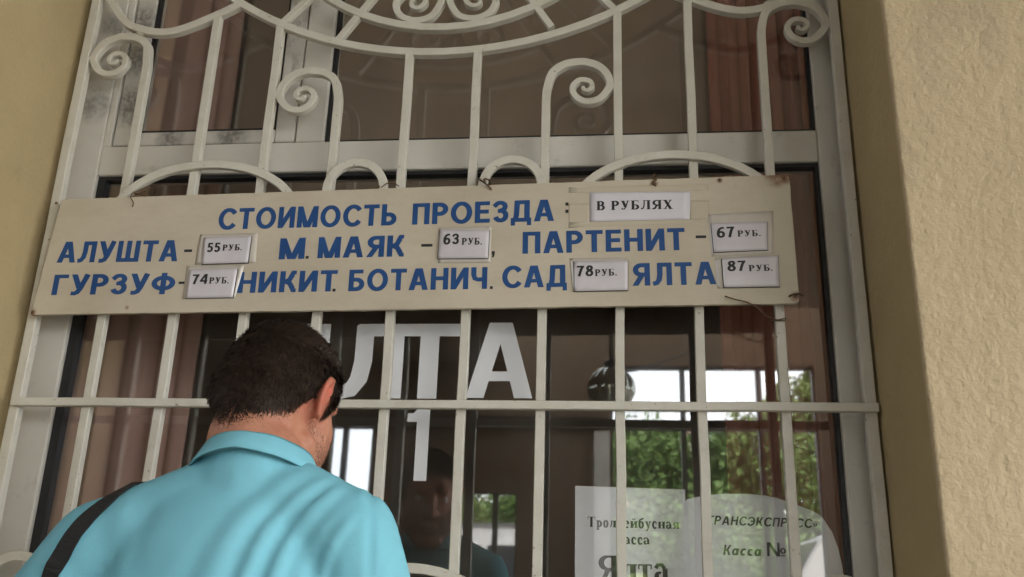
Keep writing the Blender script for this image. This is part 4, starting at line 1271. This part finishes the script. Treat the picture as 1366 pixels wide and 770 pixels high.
# polo shirt
b = Blob()
b.ell((-0.498, -0.555, 1.245), (0.190, 0.128, 0.235), None, 28)
b.ell((-0.500, -0.550, 1.06), (0.182, 0.128, 0.22), None, 28)
b.ell((-0.495, -0.590, 1.33), (0.150, 0.085, 0.13), None, 24)
b.cap(SL + Vector((0, 0, 0)), NB + Vector((-0.012, -0.005, -0.044)), 0.062, 0.068)
b.cap(SR + Vector((0, 0, 0)), NB + Vector((0.012, -0.005, -0.044)), 0.062, 0.068)
b.cap(NB + Vector((0, -0.004, -0.05)), NB + Vector((0, -0.006, -0.030)), 0.080, 0.076)
for Sx, Ex in ((SL, EL), (SR, ER)):
    b.chain([Sx, Sx.lerp(Ex, 0.5), Sx.lerp(Ex, 0.82)], [0.0635, 0.064, 0.064])
b.chain([(-0.58, -0.56, 0.94), (-0.40, -0.56, 0.94)], [0.118, 0.118])
shirt = b.build('polo_shirt', MT['shirt'], 0.005, 18, per)


# folds: cloth ridges running from the arm pits and down the back
def seg_d(p, a, b_):
    ab = b_ - a
    t = max(0, min(1, (p - a).dot(ab) / ab.length_squared))
    return (p - a.lerp(b_, t)).length, t


FOLDS = [([(-0.325, 1.46), (-0.302, 1.41), (-0.298, 1.34), (-0.306, 1.26)], -0.0030, 0.0045), ([(-0.345, 1.440), (-0.392, 1.375), (-0.412, 1.29), (-0.415, 1.20)], 0.0085, 0.0075), ([(-0.365, 1.452), (-0.420, 1.385), (-0.446, 1.29), (-0.450, 1.20)], 0.0065, 0.0085),
         ([(-0.318, 1.405), (-0.352, 1.345), (-0.370, 1.26)], 0.0050, 0.0060), ([(-0.272, 1.34), (-0.295, 1.300), (-0.325, 1.24)], 0.0045, 0.0065),
         ([(-0.385, 1.465), (-0.455, 1.39), (-0.490, 1.28), (-0.500, 1.15)], 0.0040, 0.014),
         ([(-0.630, 1.43), (-0.610, 1.36), (-0.590, 1.2)], 0.0026, 0.018), ([(-0.71, 1.345), (-0.68, 1.30), (-0.64, 1.2)], 0.0035, 0.011)]
FC = [(crom([(q[0], q[1]) for q in ln], 5), a, w_) for ln, a, w_ in FOLDS]
me = shirt.data
for v in me.vertices:
    co = v.co
    nrm = v.normal
    if nrm.y > 0.25:
        continue
    p = Vector((co.x, co.z))
    d = 0.0
    for ln, amp, wd in FC:
        best, bt = 9, 0
        for i in range(len(ln) - 1):
            q, t = seg_d(p, ln[i], ln[i + 1])
            if q < best:
                best, bt = q, (i + t) / (len(ln) - 1)
        if best < wd * 3.5:
            e = min(1, bt * 5 + 0.15) * min(1, (1 - bt) * 3 + 0.1)
            d += 1.05 * amp * e * (math.exp(-(best / wd) ** 2) - 0.5 * math.exp(-((best - wd * 1.6) / wd) ** 2))
    d += 0.0030 * noise.noise(Vector((co.x * 9, co.y * 9, co.z * 4))) + 0.0007 * noise.noise(co * 24)
    v.co = co + nrm * d * min(1, (0.25 - nrm.y) * 2.5)
bs = bmesh.new(); bs.from_mesh(me)
for _ in range(3):
    bmesh.ops.smooth_vert(bs, verts=bs.verts[:], factor=0.5, use_axis_x=True, use_axis_y=True, use_axis_z=True)
bs.to_mesh(me); bs.free()
me.update()
sbvh = BVHTree.FromPolygons([v.co.copy() for v in me.vertices], [tuple(p.vertices) for p in me.polygons])

# collar: stands up round the neck and folds over
mb = MB()
n = 56
prof = [(0.000, -0.020), (0.000, 0.010), (-0.0015, 0.019), (0.002, 0.0225), (0.006, 0.020), (0.0125, 0.008), (0.0195, -0.004), (0.0190, -0.0065), (0.0125, 0.002), (0.005, 0.012)]
vs, fs = [], []
cc = NB + Vector((0.000, 0.004, -0.008))
tilt = 0.26
for i in range(n):
    a = 2 * math.pi * i / n
    rx, ry = 0.0705, 0.069
    for rr, zz in prof:
        x = (rx + rr) * math.cos(a); y = (ry + rr) * math.sin(a)
        fr_ = max(0, math.sin(a))
        vs.append((cc.x + x, cc.y + y, cc.z + zz - y * tilt - 0.10 * abs(x) * (1 if rr > 0.004 else 0.35) + 0.0012 * noise.noise(Vector((x * 30, y * 30, zz * 30)))))
m = len(prof)
for i in range(n):
    for k in range(m):
        fs.append((i * m + k, ((i + 1) % n) * m + k, ((i + 1) % n) * m + (k + 1) % m, i * m + (k + 1) % m))
mb.add(vs, fs)
mb.build('collar', MT['shirt'], shirt, True)

# trousers and shoes
b = Blob()
b.chain([(-0.565, -0.555, 0.93), (-0.415, -0.555, 0.93)], [0.110, 0.110])
for h_, k_, a_ in ((hipL, knL, anL), (hipR, knR, anR)):
    b.chain([h_, h_.lerp(k_, .5), k_, k_.lerp(a_, .4), a_ + Vector((0, 0, 0.0))], [0.098, 0.088, 0.070, 0.068, 0.062])
b.build('trousers', MT['trousers'], 0.010, 6, per)
for a_ in (anL, anR):
    b = Blob()
    b.chain([a_ + Vector((0, -0.045, -0.042)), a_ + Vector((0, 0.07, -0.046)), a_ + Vector((0, 0.175, -0.056))], [0.043, 0.041, 0.029])
    b.cap(a_ + Vector((0, -0.015, -0.02)), a_ + Vector((0, -0.01, 0.01)), 0.046, 0.044)
    b.build('shoe', MT['leather'], 0.006, 4, per)

# shoulder bag: strap over the left shoulder, bag at the hip
bag = thing('shoulder_bag', 'black bag with its strap over the left shoulder of the man', 'bag', (-0.72, -0.56, 0.72))
path = []
for x, z in [(-0.66, 1.60), (-0.668, 1.5)]:
    pass
cl = [(-0.612, 1.47), (-0.640, 1.430), (-0.666, 1.394), (-0.686, 1.355), (-0.700, 1.321), (-0.715, 1.27), (-0.728, 1.20), (-0.735, 1.12)]
cl = crom(cl, 6)
L_, R_ = [], []


def surf(x, z, side):
    hit = sbvh.ray_cast(Vector((x, -1.4 if side < 0 else 0.3, z)), Vector((0, 1 if side < 0 else -1, 0)), 2.0)
    return hit


back, front = [], []
for p in cl:
    h = surf(p.x, p.y, -1)
    if h[0]:
        back.append((h[0], h[1]))
    h = surf(p.x + 0.01, p.y, 1)
    if h[0]:
        front.append((h[0], h[1]))
prev = None
ctr = [(q, nn) for q, nn in reversed(front)]
if front and back:
    a, b_ = front[0], back[0]
    topz = max(a[0].z, b_[0].z) + 0.004
    for t in (0.3, 0.5, 0.7):
        q = a[0].lerp(b_[0], t)
        hit = sbvh.ray_cast(Vector((q.x, q.y, 2.0)), Vector((0, 0, -1)), 2.0)
        ctr.append((hit[0] if hit[0] else q, Vector((0, 0, 1))))
ctr += back
ctr += [(Vector((-0.745, -0.60, 1.02)), Vector((-1, -.3, 0)).normalized()), (Vector((-0.745, -0.58, 0.90)), Vector((-1, 0, 0)))]
ctr = [(Vector((-0.745, -0.50, 0.90)), Vector((-1, 0, 0))), (Vector((-0.745, -0.47, 1.02)), Vector((-1, .3, 0)).normalized())] + ctr
W = 0.0115
vs, fs = [], []
for i, (q, nn) in enumerate(ctr):
    t = (ctr[min(i + 1, len(ctr) - 1)][0] - ctr[max(i - 1, 0)][0]).normalized()
    nn = (nn - t * nn.dot(t)).normalized()
    sdir = t.cross(nn).normalized()
    for u, o in ((-W, 0.0035), (W, 0.0035), (W, 0.0012), (-W, 0.0012)):
        vs.append(q + sdir * u + nn * o)
for i in range(len(ctr) - 1):
    for k in range(4):
        fs.append((i * 4 + k, i * 4 + (k + 1) % 4, i * 4 + 4 + (k + 1) % 4, i * 4 + 4 + k))
fs += [(3, 2, 1, 0), tuple((len(ctr) - 1) * 4 + k for k in range(4))]
mb = MB(); mb.add(vs, fs)
mb.build('strap', MT['strap'], bag)
mb = MB(); mb.cbox(-0.785, -0.705, -0.70, -0.38, 0.66, 0.92, 0.02)
mb.build('pouch', MT['strap'], bag, True)
mb = MB(); mb.cbox(-0.795, -0.784, -0.69, -0.39, 0.76, 0.915, 0.004)
mb.build('flap', MT['strap'], bag)

# ================================================================== PORCH BEHIND THE CAMERA (seen mirrored in the glass)
PC = MB()
PC.box(-4.4, 4.6, -5.3, -0.281, 3.60, 3.78)  # stops short of the screen wall, shaped to let sky light drop in
PC.box(-4.4, -1.0, -6.99, -5.301, 3.60, 3.78)  # extra strip added to darken the left side
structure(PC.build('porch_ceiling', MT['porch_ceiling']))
# standing screen wall across the forecourt, with glazed openings cut in it
YW = -7.0
sw = thing('screen_wall', 'tan plastered screen wall with openings facing the window', 'wall', (0, YW, 0))
op = [(-2.78, -2.34, 1.0, 2.955), (-1.62, -0.91, 0.15, 2.34), (-0.03, 1.89, 0.15, 3.56)]
q = MB()
xs = [-4.6]
for x0, x1, z0, z1 in op:
    q.box(xs[-1], x0, YW - 0.2, YW, -0.05, 4.2)
    q.box(x0, x1, YW - 0.2, YW - .001, z1, 4.2)
    if z0 > 0.05:
        q.box(x0, x1, YW - 0.2, YW - .001, -0.05, z0)
    xs.append(x1)
q.box(xs[-1], 3.0, YW - 0.2, YW, -0.05, 5.4)
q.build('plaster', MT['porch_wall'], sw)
q = MB(); q.box(-4.6, -4.4, YW - 0.2, -5.2, -0.05, 4.2); q.box(-4.6, -4.4, -5.2, -0.29, -0.05, 3.15)  # added to close the left end, its height set to limit light there
q.build('side_baffle', MT['porch_wall'], sw)
ft = [(-2.78, -2.34, 1.0, 2.955, [-2.63], []), (-1.62, -0.91, 0.15, 2.34, [-1.12], [1.2]), (-0.03, 1.89, 0.15, 3.56, [0.655, 1.375], [2.99])]
for x0, x1, z0, z1, ms, ts in ft:
    q = MB()
    w_ = 0.018
    q.box(x0, x0 + w_, YW - 0.13, YW - 0.05, z0, z1); q.box(x1 - w_, x1, YW - 0.13, YW - 0.05, z0, z1)
    q.box(x0 + w_, x1 - w_, YW - 0.128, YW - 0.052, z1 - w_, z1); q.box(x0 + w_, x1 - w_, YW - 0.128, YW - 0.052, z0, z0 + w_)
    for mx in ms:
        q.box(mx - 0.024, mx + 0.024, YW - 0.126, YW - 0.054, z0 + w_, z1 - w_)
    for tz in ts:
        q.box(x0 + w_, x1 - w_, YW - 0.124, YW - 0.056, tz - 0.045, tz + 0.045)
    q.build('screen_frame', MT['dark_metal'], sw)
q = MB(); q.box(-4.39, -0.06, YW + 0.001, YW + 0.045, 2.93, 3.05)
q.build('band', MT['dark_metal'], sw)
q = MB(); q.box(-0.19, -0.045, YW + 0.001, YW + 0.03, 0, 2.92)
q.build('door_post', MT['pole_white'], sw)

# ribbed globe lamp under the porch and its cable
lg = thing('globe_lamp', 'ribbed glass globe lamp hanging outside, mirrored in the window', 'lamp', (-0.02, -5.0, 2.88))
q = MB()
pf = [(0.02, -0.162)] + [(0.165 * math.cos(R(a)), 0.165 * math.sin(R(a))) for a in range(-70, 75, 10)] + [(0.03, 0.165)]
q.lathe(pf, (-0.02, -5.0, 2.88), 96, lambda a: 0.97 + 0.13 * abs(math.cos(7 * a)))
q.build('globe', MT['globe'], lg, True)
q = MB(); q.lathe([(0.05, 0.16), (0.055, 0.20), (0.02, 0.23)], (-0.02, -5.0, 2.88), 20)
q.build('cap', MT['dark_metal'], lg, True)
q = MB(); q.tube([(-0.02, -5.0, 3.10), (-0.02, -5.0, 3.56), (-0.02, -4.85, 3.66), (-0.02, -3.36, 3.69)], 0.018, 10)
q.build('bracket', MT['dark_metal'], lg, True)
q = MB(); q.tube(crom([(-0.02, -5.02, 3.06), (0.15, -5.5, 3.14), (0.5, -6.2, 3.42), (0.9, -6.97, 3.75)], 8), 0.012, 6)
tag(q.build('lamp_cable', MT['rubber'], smooth=True), 'slack black cable running from the globe lamp to the screen wall', 'cable')

# ---- trees beyond the road
def tree(name, h, cr, nleaf, m, seed, squat=0.8):
    rnd = random.Random(seed)
    t = thing(name, 'tree', 'tree', (0, 0, 0), 'trees across the road')
    q = MB()
    q.tube([(0, 0, -0.2), (0.05, 0.02, h * .2), (0.0, 0.05, h * .42), (0.08, 0, h * .66)], [0.17, 0.13, 0.10, 0.04], 9)
    cl = []
    for k in range(13):
        a = rnd.uniform(0, 6.28); rr = cr * rnd.uniform(0.2, 0.78)
        z = h * rnd.uniform(0.40, 0.92)
        rr *= 1.0 - 0.5 * max(0, (z / h - 0.6)) / 0.4
        e = (rr * math.cos(a), rr * math.sin(a), z)
        cl.append((Vector(e), cr * rnd.uniform(0.28, 0.46)))
        s = h * rnd.uniform(0.25, 0.5)
        q.tube([(0, 0.03, s), (e[0] * .5, e[1] * .5, (s + z) / 2 + .1), e], [0.05, 0.035, 0.012], 6)
    q.build('trunk', MT['bark'], t, True)
    lf = MB()
    for k in range(nleaf):
        c, r0 = rnd.choice(cl)
        d = Vector((rnd.gauss(0, 1), rnd.gauss(0, 1), rnd.gauss(0, 1) * squat)).normalized() * r0 * rnd.uniform(0.3, 1.08) ** 0.6
        p = c + d
        a = Vector((rnd.gauss(0, 1), rnd.gauss(0, 1), rnd.gauss(0, .6))).normalized()
        b2 = a.cross(Vector((rnd.gauss(0, 1), rnd.gauss(0, 1), rnd.gauss(0, 1)))).normalized()
        s = rnd.uniform(0.06, 0.12)
        lf.add([p - a * s, p + b2 * s * .55, p + a * s, p - b2 * s * .55], [(0, 1, 2, 3)])
    lf.build('crown', m, t, recalc=False)
    return t


ta = tree('leafy_tree', 6.0, 2.7, 20000, MT['leaf_a'], 5)
tb = tree('leafy_tree', 8.3, 2.4, 20000, MT['leaf_b'], 9, 1.2)
ta.location = (1.0, -22.5, -0.16); ta['label'] = 'dark green tree straight across the road, seen mirrored in the glass'
tb.location = (5.0, -23.5, -0.16); tb['label'] = 'tall yellow green tree at the right across the road'
SP = [(ta, -2.2, -24.5, 0.80, 1.1, 'low dark tree just left of the tree straight across'), (tb, 2.9, -29.0, 0.80, 2.2, 'slender tree standing behind a gap in the front row'),
      (ta, 3.0, -21.6, 0.98, 3.0, 'round dark tree between the straight one and the tall yellow green one'), (ta, -7.0, -23.0, 0.62, 4.1, 'dark tree opposite the left opening of the screen wall'),
      (tb, -10.5, -26.0, 0.9, 0.4, 'farthest left of the trees over the road'), (ta, 8.6, -26.0, 1.0, 5.2, 'broad dark tree right of the tall yellow green one'),
      (tb, -4.8, -30.0, 0.82, 1.9, 'slender tree behind the left pair of trees'), (ta, 12.5, -24.0, 1.1, 2.6, 'largest dark tree, farthest right across the road')]
for src, x, y, s, rz, lab in SP:
    dup(src, (x, y, -0.16), rz, lab, s)
# hedge
hb = MB()
rnd = random.Random(21)
for k in range(9000):
    x = rnd.uniform(-12, 14)
    p = Vector((x, -20.2 + rnd.uniform(-0.5, 0.5), rnd.uniform(-0.1, 1.9 + 0.5 * noise.noise(Vector((x, 0, 0))))))
    a = Vector((rnd.gauss(0, 1), rnd.gauss(0, 1), rnd.gauss(0, .8))).normalized()
    b2 = a.cross(Vector((rnd.gauss(0, 1), rnd.gauss(0, 1), rnd.gauss(0, 1)))).normalized()
    s = rnd.uniform(0.08, 0.15)
    hb.add([p - a * s, p + b2 * s * .6, p + a * s, p - b2 * s * .6], [(0, 1, 2, 3)])
tag(hb.build('hedge', MT['leaf_b'], recalc=False), 'long green hedge along the far kerb', 'hedge')

# far pale building
bl = thing('far_building', 'pale pink flat roofed building behind the trees', 'building', (-6, -48, 0))
q = MB(); q.box(-5, 4, -54, -48, -0.2, 10.2); q.build('wall', MT['pink_wall'], bl)
q = MB(); q.box(-5.4, 4.4, -54.4, -47.6, 10.2, 10.7); q.build('roof', MT['roof'], bl)
for k in range(3):
    for z in (1.2, 4.4, 7.6):
        x = -3.6 + k * 2.7
        q = MB(); q.box(x, x + 1.3, -47.97, -47.9, z, z + 1.7)
        wf = q.build('window', MT['bus_glass'], bl)
        q = MB(); q.box(x - .08, x + 1.38, -48.0, -47.96, z - .1, z + 1.8); q.build('frame', MT['pole_white'], wf)
# poles along the road
for x, y, h, lab in ((3.3, -20.9, 5.6, 'thin white pole rising out of the hedge across the road'), (-9.2, -19.7, 6.5, 'tall white pole by the far left tree')):
    t = thing('street_pole', lab, 'pole', (x, y, -0.16), 'poles by the road')
    q = MB(); q.tube([(x, y, -0.16), (x, y, h)], [0.05, 0.035], 10); q.build('shaft', MT['pole_white'], t, True)
    q = MB(); q.lathe([(0.11, 0), (0.11, 0.05), (0.06, 0.3)], (x, y, -0.16), 14); q.build('base', MT['pole_white'], t, True)
for z, x0 in ((5.6, -30), (5.9, -30)):
    q = MB(); q.tube([(x0 + k * 4, -19.7, z - 0.25 * math.sin(k * math.pi / 15 * 3) ** 2) for k in range(16)], 0.014, 5)
    tag(q.build('overhead_wire', MT['dark_metal'], smooth=True), ('upper' if z > 5.7 else 'lower') + ' black overhead wire strung above the road', 'wire', 'overhead wires')


# ---- minibuses at the kerb
def minibus():
    t = thing('minibus', 'bus', 'minibus', (0, 0, 0), 'white minibuses waiting on the road')
    side = [(-2.7, 0.35), (-2.75, 0.9), (-2.65, 1.35), (-2.05, 1.55), (-1.55, 2.35), (-1.2, 2.5), (2.6, 2.52), (2.75, 2.35), (2.8, 0.35)]
    q = MB()
    n = len(side)
    rows_ = [(-0.92, 0.93), (-1.0, 1.0), (1.0, 1.0), (0.92, 0.93)]
    vs = []
    for k, (yy, sc) in enumerate(((-0.93, .985), (-1.0, 1.0), (1.0, 1.0), (0.93, .985))):
        for x, z in side:
            yq = yy * (1.0 if z < 1.5 else 0.9)
            vs.append((x * sc, yq, 0.35 + (z - 0.35) * sc))
    fs = [tuple(range(n)), tuple(reversed(range(3 * n, 4 * n)))]
    for k in range(3):
        for i in range(n):
            fs.append((k * n + i, k * n + (i + 1) % n, (k + 1) * n + (i + 1) % n, (k + 1) * n + i))
    q.add(vs, fs); q.build('body', MT['bus_white'], t)
    for s in (-1, 1):
        for x0, x1 in ((-1.5, -0.75), (-0.65, 0.35), (0.45, 1.45), (1.55, 2.5)):
            q = MB()
            ya, yb = s * 1.0, s * 0.925
            zz0, zz1 = 1.5, 2.2
            q.add([(x0 - .1 * (x0 < -1.4), ya * 1.004, zz0), (x1, ya * 1.004, zz0), (x1, yb * 1.004, zz1), (x0 + .35 * (x0 < -1.4), yb * 1.004, zz1),
                   (x0 - .1 * (x0 < -1.4), ya * .96, zz0), (x1, ya * .96, zz0), (x1, yb * .96, zz1), (x0 + .35 * (x0 < -1.4), yb * .96, zz1)], [(0, 1, 2, 3), (7, 6, 5, 4), (0, 4, 5, 1), (1, 5, 6, 2), (2, 6, 7, 3), (3, 7, 4, 0)])
            q.build('window', MT['bus_glass'], t)
        for x in (-1.75, 1.75):
            q = MB(); q.lathe([(0.22, -0.11), (0.34, -0.10), (0.36, -0.05), (0.36, 0.05), (0.34, 0.10), (0.22, 0.11)], (0, 0, 0), 24)
            q.v = [(x + a, s * 0.93 + c, 0.36 + b2) for a, b2, c in q.v]
            wh = q.build('wheel', MT['rubber'], t, True)
            q = MB(); q.lathe([(0.21, -0.112), (0.20, 0.0), (0.05, 0.115)], (0, 0, 0), 20)
            q.v = [(x + a, s * (0.93 + abs(c)), 0.36 + b2) for a, b2, c in q.v]
            q.build('rim', MT['rim'], wh, True)
        q = MB(); q.cbox(-2.78, -2.62, s * 0.72 - .14, s * 0.72 + .14, 0.85, 1.1, 0.03); q.build('headlight', MT['lamp_clear'], t)
        q = MB(); q.cbox(2.7, 2.83, s * 0.8 - .08, s * 0.8 + .08, 0.9, 1.5, 0.02); q.build('tail_light', MT['lamp_red'], t)
    q = MB(); q.add([(-2.08, -0.82, 1.59), (-2.08, 0.82, 1.59), (-1.62, 0.78, 2.3), (-1.62, -0.78, 2.3), (-1.9, -0.82, 1.5), (-1.9, 0.82, 1.5), (-1.4, 0.78, 2.25), (-1.4, -0.78, 2.25)], [(0, 1, 2, 3), (7, 6, 5, 4), (0, 4, 5, 1), (1, 5, 6, 2), (2, 6, 7, 3), (3, 7, 4, 0)])
    q.build('windscreen', MT['bus_glass'], t)
    q = MB(); q.cbox(-2.86, -2.6, -0.95, 0.95, 0.4, 0.68, 0.05); q.build('bumper', MT['dark_metal'], t)
    return t


mbus = minibus()
mbus.location = (4.6, -13.2, -0.14); mbus.scale = (1.08,) * 3; mbus['label'] = 'white minibus waiting on the road, its side mirrored over the round topped notice'
dup(mbus, (-3.6, -14.4, -0.14), R(4), 'white minibus waiting left of the other one, half hidden by the screen wall', 1.08)
